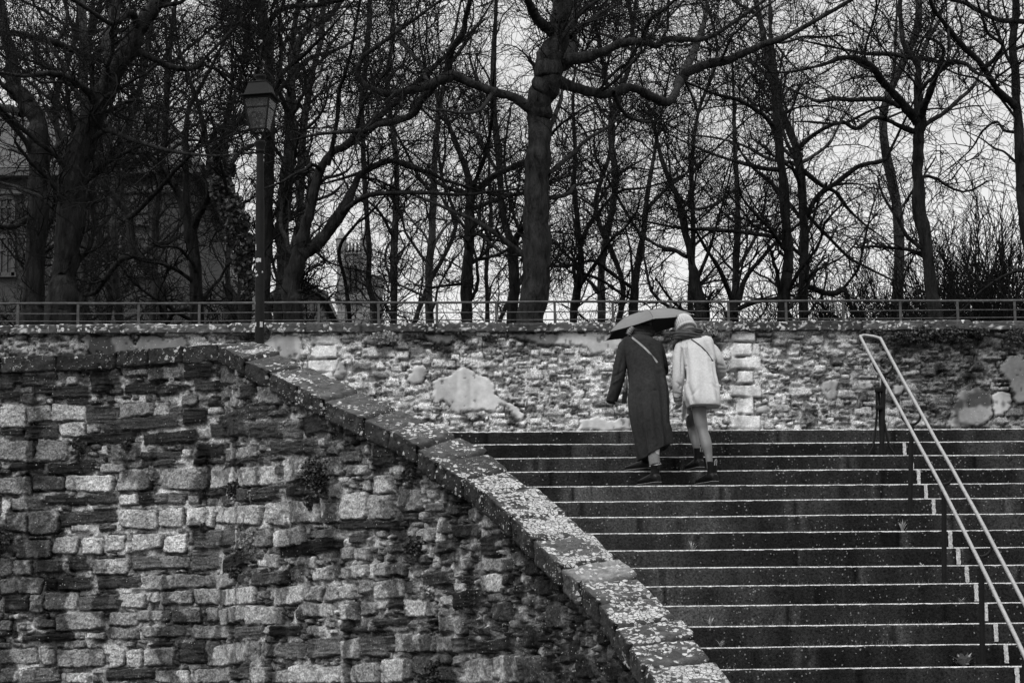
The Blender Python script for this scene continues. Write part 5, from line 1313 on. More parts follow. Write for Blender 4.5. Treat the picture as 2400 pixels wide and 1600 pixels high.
# front panel of the coat swinging out on the left
A_ = [(752, 700), (742, 760), (730, 850), (724, 930), (727, 996)]; B_ = [(800, 700), (806, 780), (812, 850), (803, 915), (738, 985)]
vs = []
for (p, q_) in zip(A_, B_):
    for k in range(7):
        t = k/6; x = p[0]+(q_[0]-p[0])*t; y = p[1]+(q_[1]-p[1])*t; vs.append(PP_(x, y, YA+.34+.05*math.sin(t*3)+.03*t))
n0 = len(vs); vs += [v+Vector((0, .012, 0)) for v in vs]; fs = []
for i in range(4):
    for k in range(6):
        a_ = i*7+k; fs += [(a_, a_+1, a_+8, a_+7), (n0+a_, n0+a_+7, n0+a_+8, n0+a_+1)]
bd = [k for k in range(7)]+[i*7+6 for i in range(1, 5)]+[28+k for k in range(5, -1, -1)]+[i*7 for i in range(3, 0, -1)]
fs += [(bd[(i+1) % len(bd)], bd[i], n0+bd[i], n0+bd[(i+1) % len(bd)]) for i in range(len(bd))]
mb.add(vs, fs)
coat2o = bake('coat', mb, M['coat_pale'], w2, .0065, 2, creases([(762, 380, 756, 560, 9, -.026), (756, 560, 748, 700, 10, -.020), (905, 372, 968, 510, 12, -.014), (935, 385, 985, 500, 12, .012), (968, 520, 1003, 690, 14, -.018), (880, 400, 930, 470, 16, -.008), (810, 420, 815, 700, 30, .008), (900, 560, 930, 830, 26, -.012),
       (850, 600, 860, 850, 22, .008), (800, 790, 850, 740, 12, -.010), (950, 640, 985, 860, 16, .010), (780, 700, 802, 830, 14, -.014), (960, 700, 1005, 740, 10, -.008)], YA+.44, wool(.008, 85, 2.2)))
sl2o = [bake('sleeve', q_, M['coat_pale'], w2, .006, 2, creases([(728, 440, 725, 640, 10, -.012), (690, 690, 735, 720, 9, -.012), (705, 735, 728, 700, 8, -.010), (700, 760, 730, 770, 7, .008), (668, 772, 730, 778, 5, -.008), (985, 540, 1050, 560, 9, -.014), (990, 590, 1070, 590, 10, -.014), (1000, 480, 1020, 560, 12, .010), (1000, 622, 1050, 625, 9, -.010)], YA+.6, wool(.008, 87+k, 9))) for k, q_ in enumerate(SL2)]
# stitched hem edge, cuff tab, button
hem = [on_mesh(coat2o, x, y, .001) for x, y in [(806, 832), (815, 852), (830, 866), (850, 872), (890, 874), (930, 876), (965, 876), (1000, 876), (1012, 874)]]
hem = [h for h in hem if h is not None]
if len(hem) > 2:
    mb = MB(); mb.tube(hem, .0055, 8); link('hem_roll', mb.mesh('hem_roll', smooth=True), M['coat_pale'], w2, True)
h2 = [on_mesh(coat2o, x, y, .001) for x, y in [(804, 840), (806, 870), (800, 915), (780, 945), (750, 972), (732, 990)]]
h2 = [h for h in h2 if h is not None]
if len(h2) > 2:
    mb = MB(); mb.tube(h2, .0045, 8); link('hem_roll', mb.mesh('hem_roll', smooth=True), M['coat_pale'], w2, True)
tab = [on_mesh(sl2o[0], x, y, .001) for x, y in [(665, 780), (690, 784), (715, 787), (726, 800)]]
tab = [h for h in tab if h is not None]
if len(tab) > 2: ribbon('cuff_tab', tab, .045, M['coat_pale'], w2, .004)
b_ = on_mesh(sl2o[0], 711, 800, .008)
if b_:
    mb = MB(); ellipsoid(mb, b_, (.010, .005, .010), None, 14, 8); link('button', mb.mesh('button', smooth=True), M['button'], w2, True)
# beanie: ribs as real relief
def ribs(v, t, a):
    k = 1+.030*math.cos(26*a)*abs(math.sin(t))**.5; return Vector((v.x*k, v.y*k, v.z))
mb = MB(); ellipsoid(mb, hc2+hr2 @ Vector((0, -.006, .028)), (.090, .108, .112), hr2, 208, 26, ribs)
link('beanie', mb.mesh('beanie', smooth=True), M['knit'], w2, True)
mb = MB(); C_ = []; rb_ = []
for k in range(105):
    a = 2*math.pi*k/104; C_.append(hc2+hr2 @ Vector((.086*math.cos(a), .104*math.sin(a)-.004, -.022))); rb_.append(.016*(1+.10*math.cos(26*a)))
mb.tube(C_, rb_, 10); link('beanie_cuff', mb.mesh('beanie_cuff', smooth=True), M['knit'], w2, True)
# scarf: several overlapping turns of cloth
for q_, (cx_, cy_, rx, tlt, dp, rr_) in enumerate([(790, 318, 112, 26, .098, .030), (800, 338, 128, 40, .105, .024), (786, 296, 92, 8, .09, .022), (796, 326, 120, 52, .11, .017)]):
    mb = MB(); C_ = []; R__ = []
    for k in range(49):
        a = 2*math.pi*k/48; C_.append(PP_(cx_+rx*math.cos(a), cy_+tlt*(.5*math.cos(a)+.25*abs(math.cos(a)))*1.0-10*math.sin(a+q_), YA+.49)+Vector((0, dp*math.sin(a), 0))); R__.append(rr_*(1+.18*math.cos(3*a+q_*2)))
    mb.tube(C_, R__, 12); bake('scarf', mb, M['scarf'], w2, .0045, 2, lambda co: .0035*np.sin(co[:, 2]*240+co[:, 0]*30)+.002*np.sin(co[:, 2]*520))
mb = MB(); mb.tube([PP_(720, 320, YA+.46), PP_(690, 350, YA+.44), PP_(668, 385, YA+.46), PP_(660, 425, YA+.50)], [.022, .026, .020, .010], 12); bake('scarf', mb, M['scarf'], w2, .0045, 2, lambda co: .003*np.sin(co[:, 0]*260))
boot(w2, 975, 1468, YA+.05, .45, 0.0, .19, 1.1, ZS(10))
boot(w2, 868, 1362, YA+TR+.05, .35, 0.0, .19, 1.08, ZS(11))
bag2 = empty('shoulder_bag', tuple(PP_(960, 560, YA+.55)), 'small bag worn in front on a dark strap across the back of the pale coat', 'bag')
sp_ = [on_mesh(coat2o, 800+(968-800)*t+14*math.sin(t*3.1), 350+(520-350)*t-10*math.sin(t*3.1), .003) for t in np.linspace(0, 1, 15)]
sp_ = [p for p in sp_ if p is not None]; e = sp_[-1]
sp_ = [sp_[0]+Vector((-.005, .06, .015))]+sp_+[e+Vector((.01, .06, -.05)), e+Vector((-.02, .28, -.12))]
ribbon('strap', sp_, .013, M['strap_dark'], bag2, .002)
mb = MB(); mb.box(e+Vector((-.08, .33, -.18)), (.20, .06, .14)); link('pouch', mb.mesh('pouch', bevel=.01), M['strap_dark'], bag2, True)

# ---------------------------------------------------------------- umbrella: six ribs
UY = YA+.80; uc = PP_(470, 252, UY); vd = (uc-EYEV).normalized(); rtv = Vector(RT); rtv = (rtv-vd*rtv.dot(vd)).normalized(); upv = rtv.cross(vd)
s_ = (uc-EYEV).length/F/3.336
def solve():
    bestR = None
    for R in np.linspace(.36, .52, 400):
        ai = (35*s_)**2+(67*s_)**2; bi = (335*s_)**2+(100*s_)**2
        if R*R < bi: continue
        za, zb = math.sqrt(R*R-ai), math.sqrt(R*R-bi); er = abs((35*335+67*100)*s_*s_+za*zb-R*R/2)
        if bestR is None or er < bestR[0]: bestR = (er, R, za, zb)
    return bestR
_, UR, za, zb = solve()
av = rtv*35*s_+upv*67*s_-vd*za; bv = rtv*335*s_+upv*100*s_-vd*zb
nv_ = av.cross(bv).normalized()
if nv_.z < 0: nv_ = -nv_
tips = [av, bv, bv-av, -av, -bv, av-bv]
UMB = empty('umbrella', tuple(uc), 'open black folding umbrella held over the heads of the two women', 'umbrella')
prof_u = [(0.0, .150), (.08, .149), (.25, .142), (.45, .124), (.65, .092), (.82, .050), (.93, .018), (1.0, -.006)]
def up_(i, r, t):
    """point on panel i, radius fraction r (profile), t across the panel"""
    a, b = tips[i], tips[(i+1) % 6]; e = a*(1-t)+b*t
    h = np.interp(r, [p[0] for p in prof_u], [p[1] for p in prof_u])
    sag = .016*math.sin(math.pi*t)*math.sin(math.pi*min(r, .95))
    inn = 1-.05*math.sin(math.pi*t)*r
    return uc+e*(r*inn)+nv_*(h-sag)
for nm, off, m in (('canopy', 0, 'umbrella'), ('lining', -.004, 'umbrella_in')):
    mb = MB(); nr_, nt_ = 14, 10
    for i in range(6):
        vs = [up_(i, (k/nr_), j/nt_)+nv_*off for k in range(nr_+1) for j in range(nt_+1)]
        mb.add(vs, [(k*(nt_+1)+j, k*(nt_+1)+j+1, (k+1)*(nt_+1)+j+1, (k+1)*(nt_+1)+j) for k in range(nr_) for j in range(nt_)])
    link(nm, mb.mesh(nm, smooth=True), M[m], UMB, True)
for i in range(6):
    mb = MB(); mb.tube([up_(i, k/10, 0)+nv_*-.007 for k in range(1, 11)], .0022, 6); mb.tube([up_(i, .55, 0)-nv_*.008, uc+nv_*.02], .002, 6); link('rib', mb.mesh('rib'), M['metal_dark'], UMB, True)
    mb = MB(); tp = up_(i, 1.0, 0); mb.tube([tp+nv_*.004, tp+tips[i].normalized()*.012-nv_*.006], [.004, .003], 8); link('rib_tip', mb.mesh('rib_tip'), M['steel'], UMB, True)
    mb = MB(); mb.tube([up_(i, k/12, 0)+nv_*.0012 for k in range(0, 13)], .0016, 5); link('seam', mb.mesh('seam'), M['umbrella_in'], UMB, True)
hb = SH_TOP; mb = MB(); mb.tube([uc+nv_*.165, uc, hb+Vector((0, 0, .04))], .0045, 10); mb.tube([uc+nv_*.15, uc+nv_*.172], [.009, .004], 10); link('shaft', mb.mesh('shaft'), M['steel'], UMB, True)
mb = MB(); mb.tube([hb+Vector((0, 0, .05)), hb+Vector((0, 0, .02)), hb+Vector((0, 0, -.04)), hb+Vector((0, 0, -.06))], [.010, .014, .015, .008], 14); link('handle', mb.mesh('handle', smooth=True), M['strap_dark'], UMB, True)
ribbon('closing_strap', [up_(0, .98, .62)-nv_*.004, PP_(712, 172, UY-.20), PP_(700, 185, UY-.22), PP_(688, 200, UY-.22)], .026, M['jeans'], UMB, .001)
mb = MB(); mb.tube([PP_(618, 238, UY+.3), PP_(640, 248, UY+.28), PP_(660, 268, UY+.27), PP_(670, 290, UY+.27), PP_(673, 306, UY+.27)], .0025, 6); link('wrist_loop', mb.mesh('wrist_loop'), M['strap_dark'], UMB, True)
# her right hand closed on the handle
mb = MB(); hw_ = hb+Vector((.045, -.02, -.02))
hand(mb, hw_+Vector((.03, -.05, 0)), (-.7, .7, .15), (0, .1, 1), 1.9, .9, 1); mb.tube([hw_+Vector((.03, -.05, 0)), Vector(PP_(548, 500, YA+.80))], [.02, .024], 12)
hnd = bake('hand', mb, M['skin'], w1, .0035, 1)
# ================================================================== STREET LAMP
lc = lambda x, y: (520+x/4.478, 150+y/4.478)
LY = 22.0
def lz(y): return at_y(lc(410, y)[0], lc(410, y)[1], LY)[2]
lx = at_y(609, 600, LY)[0]; kx = LY/F/4.478
LAMP = empty('street_lamp', (lx, LY, Z_LAND), 'old-fashioned iron street lamp with a square glass lantern behind the parapet', 'street lamp', rz=math.radians(-11))
M['glass'] = bpy.data.materials.new('dusty_lantern_glass'); M['glass'].use_nodes = True; t = M['glass'].node_tree; t.nodes.clear()
g_o = N(t, 'ShaderNodeOutputMaterial'); g_m = N(t, 'ShaderNodeMixShader'); g_t = N(t, 'ShaderNodeBsdfTransparent'); g_p = N(t, 'ShaderNodeBsdfPrincipled')
g_p.inputs['Base Color'].default_value = grey(.08); g_p.inputs['Roughness'].default_value = .15; g_m.inputs[0].default_value = .38; g_t.inputs[0].default_value = grey(.9)
t.links.new(g_t.outputs[0], g_m.inputs[1]); t.links.new(g_p.outputs[0], g_m.inputs[2]); t.links.new(g_m.outputs[0], g_o.inputs[0])
def L_link(nm, mb, m, smooth=False, bevel=0): return link(nm, mb.mesh(nm, bevel=bevel, smooth=smooth), m, LAMP, False)
def zl(y): return lz(y)-Z_LAND
def sq(mb, w0, z0, w1, z1, w2=None):
    vs = [(sx*w0/2, sy*w0/2, z0) for sx, sy in ((-1, -1), (1, -1), (1, 1), (-1, 1))]+[(sx*w1/2, sy*w1/2, z1) for sx, sy in ((-1, -1), (1, -1), (1, 1), (-1, 1))]
    mb.add(vs, [(3, 2, 1, 0), (4, 5, 6, 7)]+[(i, (i+1) % 4, 4+(i+1) % 4, 4+i) for i in range(4)])
W0 = 290*kx*.98; Wb = 178*kx
mb = MB(); mb.lathe((0, 0, 0), [(.11, 0), (.11, .05), (.085, .09), (.08, .5), (.058, .56), (.050, 1.2), (.048, zl(1500)), (.037, zl(960)), (.036, zl(930))], 24); L_link('pole', mb, M['metal_dark'], True)
mb = MB(); mb.lathe((0, 0, 0), [(.045, zl(935)), (.052, zl(925)), (.052, zl(912)), (.044, zl(905)), (.048, zl(880)), (.062, zl(850)), (.066, zl(825)), (.055, zl(812)), (.02, zl(805))], 24); L_link('collar', mb, M['metal_dark'], True)
for sx, sy in ((-1, -1), (1, -1), (1, 1), (-1, 1)):
    mb = MB(); mb.tube([(sx*.022, sy*.022, zl(812)), (sx*.04, sy*.04, zl(770)), (sx*Wb*.40, sy*Wb*.40, zl(735)), (sx*Wb*.5, sy*Wb*.5, zl(700))], [.011, .012, .010, .010], 8); L_link('brace', mb, M['metal_dark'], True)
mb = MB()
zb_, zt_ = zl(700), zl(385)
for sx, sy in ((-1, -1), (1, -1), (1, 1), (-1, 1)):
    mb.tube([(sx*Wb/2, sy*Wb/2, zb_), (sx*W0/2, sy*W0/2, zt_)], .011, 6)
def wat(z): return Wb+(W0-Wb)*(z-zb_)/(zt_-zb_)
for z, r in ((zb_, .011), (zl(480), .008), (zt_, .012)):
    w = wat(z)
    for (a, b) in (((-1, -1), (1, -1)), ((1, -1), (1, 1)), ((1, 1), (-1, 1)), ((-1, 1), (-1, -1))): mb.tube([(a[0]*w/2, a[1]*w/2, z), (b[0]*w/2, b[1]*w/2, z)], r, 6)
L_link('lantern_frame', mb, M['metal_dark'])
for k in range(4):
    a = k*math.pi/2; R3 = Matrix.Rotation(a, 3, 'Z'); mb = MB()
    vs = [R3 @ Vector((-Wb/2+.008, -Wb/2, zb_+.01)), R3 @ Vector((Wb/2-.008, -Wb/2, zb_+.01)), R3 @ Vector((W0/2-.008, -W0/2, zt_-.01)), R3 @ Vector((-W0/2+.008, -W0/2, zt_-.01))]
    inn = [v+R3 @ Vector((0, .004, 0)) for v in vs]; mb.add(vs+inn, [(0, 1, 2, 3), (7, 6, 5, 4), (0, 4, 5, 1), (1, 5, 6, 2), (2, 6, 7, 3), (3, 7, 4, 0)])
    pane = L_link('glass_pane', mb, M['glass'])
    if k == 0: FRONT = pane
# spray-painted scrawl on the front pane: loops and blots
M['scrawl'] = mat('black_spray_paint', .01, .6, .3)
mb = MB()
def onp(x, y): z = zl(y); w = wat(z); return Vector((((x-414)*kx), -w/2-.004, z))
for pts, r in [([(330, 590), (345, 545), (380, 525), (415, 540), (405, 575), (365, 590), (400, 630), (440, 640)], .008), ([(420, 590), (430, 555), (455, 540), (470, 560), (455, 590), (425, 595)], .007), ([(440, 660), (430, 620), (465, 600), (495, 600), (505, 640), (480, 665)], .006),
               ([(385, 680), (390, 650), (420, 645), (425, 675)], .006), ([(335, 560), (330, 620), (345, 670)], .012), ([(345, 560), (350, 640), (365, 665)], .008)]:
    mb.tube([onp(x, y) for x, y in pts], r, 5)
for i, v in enumerate(mb.v):
    x, y, z = v; w = wat(z); mb.v[i] = (x, -w/2-.002-(abs(y+w/2)*.12), z)
sc_ = link('graffiti', mb.mesh('graffiti'), M['scrawl'], FRONT)
mb = MB(); sq(mb, W0*1.33, zt_+.018, W0*1.33, zt_+.030); sq(mb, W0*1.05, zt_+.0, W0*1.05, zt_+.018); L_link('eave_plate', mb, M['metal_dark'], bevel=.003)
mb = MB(); sq(mb, W0*1.02, zt_+.030, 205*kx, zl(216)); sq(mb, 218*kx, zl(216), 218*kx, zl(206)); L_link('roof', mb, M['metal_dark'], bevel=.002)
mb = MB(); mb.lathe((0, 0, 0), [(.045, zl(206)), (.052, zl(196)), (.047, zl(185)), (.047, zl(165)), (.060, zl(150)), (.066, zl(135)), (.062, zl(124)), (.03, zl(116)), (.002, zl(114))], 24); L_link('finial', mb, M['metal_dark'], True)
mb = MB(); mb.lathe((0, 0, 0), [(.012, zl(395)), (.03, zl(420)), (.034, zl(450)), (.022, zl(475)), (.002, zl(482))], 16); M['bulb'] = mat('unlit_lamp_bulb', .4, .3, .5); L_link('bulb', mb, M['bulb'], True)
M['sticker'] = mat('torn_white_sticker', .5, .8, .2, noise=(120, .4, 1.2))
for (x0, y0, x1, y1) in [(600, 607, 613, 616), (598, 636, 603, 640), (598, 645, 606, 649), (615, 637, 618, 641), (597, 757, 602, 766), (611, 756, 617, 768), (597, 708, 599, 714), (599, 574, 601, 588)]:
    mb = MB(); R_ = .050; c0 = 609; kk = LY/F
    a0, a1 = [max(-1, min(1, (x-c0)*kk/(R_+.001))) for x in (x0, x1)]
    za_, zb2 = at_y(600, y1, LY)[2]-Z_LAND, at_y(600, y0, LY)[2]-Z_LAND; vs = []
    rp = .0495 if y0 > 650 else .0475
    for k in range(5):
        a = math.asin(a0+(a1-a0)*k/4)+math.radians(11)
        for z in (za_, zb2): vs.append((math.sin(a)*(rp+.002), -math.cos(a)*(rp+.002), z+.004*math.sin(k*2.1+z*50)))
    mb.add(vs, [(2*k, 2*k+2, 2*k+3, 2*k+1) for k in range(4)]); L_link('sticker', mb, M['sticker'])
# ================================================================== BUILDINGS BEHIND THE WOOD
M['far_stone'] = mat('grey_far_stone', .16, .9, .2, noise=(.8, .55, 1.5), bump=(2, .05))
M['far_wall'] = mat('rendered_far_wall', .04, .9, .2, noise=(.5, .8, 1.2))
M['slate'] = mat('old_slate_roof', .045, .7, .3, noise=(1.5, .7, 1.3))
M['sash'] = mat('weathered_sash', .06, .8, .2)
M['pane'] = mat('dark_window_glass', .02, .15, .6)
M['trim'] = mat('pale_stone_trim', .08, .85, .2)
def bx(mb, x0, x1, y0, y1, z0, z1): mb.box(((x0+x1)/2, (y0+y1)/2, (z0+z1)/2), (x1-x0, y1-y0, z1-z0))
# large building at the left
BY = 88.0
def bp_(px, py, Y=BY): p = at_y(px, py, Y); return p[0], p[2]
x0, zr = bp_(-160, 207); x1, _ = bp_(345, 207); _, ze = bp_(100, 400); xe, _ = bp_(470, 300)
B1 = empty('large_building', ((x0+x1)/2, BY, Z_TER), 'large dark slate-roofed building with rows of windows behind the trees at the left', 'building')
mb = MB(); mb.box(((x0+xe)/2, BY+6, (Z_TER+ze)/2), (xe-x0-1.2, 12, ze-Z_TER)); link('wall', mb.mesh('wall'), M['far_wall'], B1, True)
mb = MB(); P = [(x0-.5, BY-.6, ze), (xe+.3, BY-.6, ze), (xe+.3, BY+12.6, ze), (x0-.5, BY+12.6, ze), (x0, BY+3, zr), (x1, BY+3, zr), (x1, BY+9, zr), (x0, BY+9, zr)]
mb.add(P, [(3, 2, 1, 0), (4, 5, 6, 7), (0, 1, 5, 4), (1, 2, 6, 5), (2, 3, 7, 6), (3, 0, 4, 7)]); rf = link('roof', mb.mesh('roof'), M['slate'], B1, True)
mb = MB(); mb.box(((x0+xe)/2, BY-.35, ze-.2), (xe-x0+.2, .5, .36)); link('cornice', mb.mesh('cornice', bevel=.04), M['trim'], B1, True)
_, zbnd = bp_(100, 450); mb = MB(); mb.box(((x0+xe)/2, BY-.1, zbnd), (xe-x0-1.1, .3, .3)); link('string_course', mb.mesh('string_course', bevel=.04), M['trim'], B1, True)
for row, (pya, pyb) in enumerate([(470, 520), (560, 640)]):
    for k in range(9):
        xa, za2 = bp_(-120+k*62, pyb); xb, zb3 = bp_(-120+k*62+26, pya)
        if xb > xe-1.5: continue
        mb = MB(); t_ = .14
        for c, d in (((xa-t_/2, (za2+zb3)/2), (t_, zb3-za2+.3)), ((xb+t_/2, (za2+zb3)/2), (t_, zb3-za2+.3)), (((xa+xb)/2, zb3+.1), (xb-xa, .2)), (((xa+xb)/2, za2-.1), (xb-xa+.4, .2)), (((xa+xb)/2, (za2+zb3)/2), (.07, zb3-za2)), (((xa+xb)/2, za2*.35+zb3*.65), (xb-xa, .07))):
            mb.box((c[0], BY-.08, c[1]), (d[0], .18, d[1]))
        w_ = link('window', mb.mesh('window'), M['sash'], B1, True)
        mb = MB(); mb.box(((xa+xb)/2, BY-.02, (za2+zb3)/2), (xb-xa, .05, zb3-za2)); o = link('pane', mb.mesh('pane'), M['pane'], w_); o.matrix_parent_inverse = (pw(B1) @ w_.matrix_parent_inverse).inverted()
for k in range(3):
    xx, zz = bp_(40+k*120, 215); mb = MB(); mb.box((xx, BY+6, zr+.1), (1.2, .8, 1.2)); c_ = link('chimney', mb.mesh('chimney', bevel=.03), M['far_stone'], rf); c_.matrix_parent_inverse = (pw(B1) @ rf.matrix_parent_inverse).inverted()
# gabled chapel end with pale raking coping
GY = 105.0
def gp(px, py): p = at_y(px, py, GY); return p[0], p[2]
B2 = empty('gabled_building', (gp(520, 700)[0], GY, Z_TER), 'steep-gabled stone building with pale sloping coping bands seen between ivy-clad tree and lamp', 'building')
xa, za2 = gp(400, 690); xp, zp = gp(500, 560); xb, zb3 = gp(608, 700)
mb = MB(); mb.prism([(xa, GY, Z_TER), (xb, GY, Z_TER), (xb, GY, zb3), (xp, GY, zp), (xa, GY, zb3)], (0, 14, 0)); link('wall', mb.mesh('wall'), M['far_stone'], B2, True)
for (p, q_) in (((xa, zb3), (xp, zp)), ((xp, zp), (xb, zb3))):
    for off, w in ((0.12, .28), (-.75, .22)):
        mb = MB(); d = Vector((q_[0]-p[0], 0, q_[1]-p[1])); nn_ = Vector((-d.z, 0, d.x)).normalized(); nn_ = nn_ if nn_.z > 0 else -nn_
        a_ = Vector((p[0], GY-.15, p[1]))+nn_*off; b_ = Vector((q_[0], GY-.15, q_[1]))+nn_*off
        mb.prism([a_, b_, b_+nn_*w, a_+nn_*w], (0, .4, 0)); link('raking_coping', mb.mesh('raking_coping'), M['trim'], B2, True)
    mb = MB(); a_ = Vector((p[0], GY+.2, p[1]+.05)); b_ = Vector((q_[0], GY+.2, q_[1]+.05)); mb.add([a_, b_, b_+Vector((0, 13.8, 0)), a_+Vector((0, 13.8, 0)), a_+Vector((0, 0, .15)), b_+Vector((0, 0, .15)), b_+Vector((0, 13.8, .15)), a_+Vector((0, 13.8, .15))], [(3, 2, 1, 0), (4, 5, 6, 7), (0, 1, 5, 4), (1, 2, 6, 5), (2, 3, 7, 6), (3, 0, 4, 7)])
    link('roof', mb.mesh('roof'), M['slate'], B2, True)
for px in (470, 545):
    xw, zw = gp(px, 700); mb = MB(); pts = [(xw-.5, GY-.06, zw-1.4), (xw+.5, GY-.06, zw-1.4), (xw+.5, GY-.06, zw+.3)]+[(xw+.5*math.cos(a), GY-.06, zw+.3+.7*math.sin(a)) for a in np.linspace(.3, 2.84, 7)]+[(xw-.5, GY-.06, zw+.3)]
    mb.prism(pts, (0, .05, 0)); link('window', mb.mesh('window'), M['pane'], B2, True)
# small gable with an arch
HY = 120.0
def hp(px, py): p = at_y(px, py, HY); return p[0], p[2]
B3 = empty('arched_outbuilding', (hp(715, 700)[0], HY, Z_TER-3), 'small stone outbuilding with a low gable and an arched opening, left of the church tower', 'building')
xa, zA = hp(640, 705); xp, zP = hp(697, 664); xb, zB = hp(752, 700)
mb = MB(); mb.prism([(xa, HY, Z_TER-3), (xb, HY, Z_TER-3), (xb, HY, zB), (xp, HY, zP), (xa, HY, zA)], (0, 10, 0)); link('wall', mb.mesh('wall'), M['far_wall'], B3, True)
for (p, q_) in (((xa-.4, zA-.15), (xp, zP)), ((xp, zP), (xb+.4, zB-.15))):
    mb = MB(); mb.prism([(p[0], HY-.4, p[1]+.05), (q_[0], HY-.4, q_[1]+.05), (q_[0], HY-.4, q_[1]+.4), (p[0], HY-.4, p[1]+.4)], (0, 10.8, 0)); link('roof', mb.mesh('roof'), M['slate'], B3, True)
xw, zw = hp(712, 760); r_ = .024*HY*.62/2*1.5; mb = MB(); mb.prism([(xw-r_, HY-.08, zw-2), (xw+r_, HY-.08, zw-2)]+[(xw+r_*math.cos(a), HY-.08, zw+r_*math.sin(a)) for a in np.linspace(0, math.pi, 12)], (0, .06, 0)); link('arch_opening', mb.mesh('arch_opening'), M['pane'], B3, True)
# church tower
CYY = 150.0
def cpx(px, py): p = at_y(px, py, CYY); return p[0], p[2]
xa, zA = cpx(799, 592); xb, _ = cpx(858, 592); xc, _ = cpx(893, 640); _, zpin = cpx(815, 540); _, zl_ = cpx(820, 699); zb0 = Z_TER-12
B4 = empty('church_tower', ((xa+xb)/2, CYY, zb0), 'grey stone church tower with battlements and corner pinnacles far behind the wood', 'church tower')
wd = xb-xa; cx_ = (xa+xb)/2; cyy = CYY+wd/2
mb = MB(); mb.box((cx_, cyy, (zb0+zA)/2), (wd, wd, zA-zb0)); link('shaft', mb.mesh('shaft'), M['far_stone'], B4, True)
mb = MB()
for k in range(7):
    for (dx, dy, w, d) in ((-wd/2+wd*(k+.5)/7, -wd/2, wd/14, .3), (-wd/2, -wd/2+wd*(k+.5)/7, .3, wd/14), (wd/2, -wd/2+wd*(k+.5)/7, .3, wd/14)):
        mb.box((cx_+dx, cyy+dy, zA+.35), (w if w > .1 else .3, d, .7))
mb.box((cx_, cyy, zA+.02), (wd+.3, wd+.3, .3)); link('battlements', mb.mesh('battlements'), M['far_stone'], B4, True)
for sx in (-1, 1):
    for sy in (-1, 1):
        mb = MB(); c = (cx_+sx*wd/2*.98, cyy+sy*wd/2*.98); mb.box((c[0], c[1], (zb0+zA)/2), (.55, .55, zA-zb0)); link('buttress', mb.mesh('buttress'), M['far_stone'], B4, True)
        mb = MB(); mb.lathe((c[0], c[1], zA), [(.36, 0), (.36, .9), (.44, 1.0), (.30, 1.15), (.06, zpin-zA+.3*(sx > 0)), (.12, zpin-zA+.05+.3*(sx > 0)), (.02, zpin-zA+.25+.3*(sx > 0))], 8)
        pn = link('pinnacle', mb.mesh('pinnacle'), M['far_stone'], B4, True)
for dx in (-.22, 0, .22):
    mb = MB(); w = wd*.07; z1, z2 = zl_+.5, zA-1.0; xx = cx_+dx*wd; mb.prism([(xx-w, CYY-.06, z1), (xx+w, CYY-.06, z1), (xx+w, CYY-.06, z2-.4), (xx, CYY-.06, z2), (xx-w, CYY-.06, z2-.4)], (0, .05, 0)); link('belfry_opening', mb.mesh('belfry_opening'), M['pane'], B4, True)
    mb = MB()
    for s in (-1, 1): mb.box((xx+s*(w+.08), CYY-.09, (z1+z2)/2), (.12, .16, z2-z1))
    link('shafting', mb.mesh('shafting'), M['trim'], B4, True)
mb = MB(); mb.box((cx_, cyy-.1, zl_), (wd+.9, wd+.5, .4)); link('string_course', mb.mesh('string_course'), M['far_stone'], B4, True)
mb = MB(); mb.box(((xb+xc)/2, cyy+.5, (zb0+cpx(880, 640)[1])/2), (xc-xb, wd*.8, cpx(880, 640)[1]-zb0)); link('stair_turret', mb.mesh('stair_turret'), M['far_stone'], B4, True)
# ================================================================== PLANTS
def plant(name, label, cat, base, r, n, size, rn, m, group, shape=(1, .45, 1), stems=10):
    base = Vector(base); root = empty(name, tuple(base), label, cat, group)
    g = rn.normal(size=(n, 3)); g /= np.linalg.norm(g, axis=1)[:, None]; rad = rn.uniform(.1, 1.0, n)**.55
    lump = 1+.45*(fbm(g[:, 0]*2+g[:, 2]*1.5+5, g[:, 2]*2+9, int(r*1000), 2)-.5)*2
    C = g*(rad*lump)[:, None]*r*np.array(shape); C[:, 1] = -np.abs(C[:, 1])-.01
    V, f = leaves(C, size, rn); link('foliage', npmesh('foliage', V, f, smooth=False), m, root)
    mb = MB()
    for k in range(stems):
        e = C[rn.randint(n)]*1.05; mb.tube([(0, .03, 0), tuple(e*.5+rn.normal(0, r*.08, 3)), tuple(e)], [.004, .003, .0015], 4)
    link('stems', mb.mesh('stems'), M['twig'], root); return root
rn = np.random.RandomState(99)
def onwall(px, py, off=.03):
    s, z = pix2wall(px, py); i = min(int(s/step), nS-1); return (PX[i, 0]+nrmf[i, 0]*off, PX[i, 1]+nrmf[i, 1]*off, z)
S5 = 1.9125
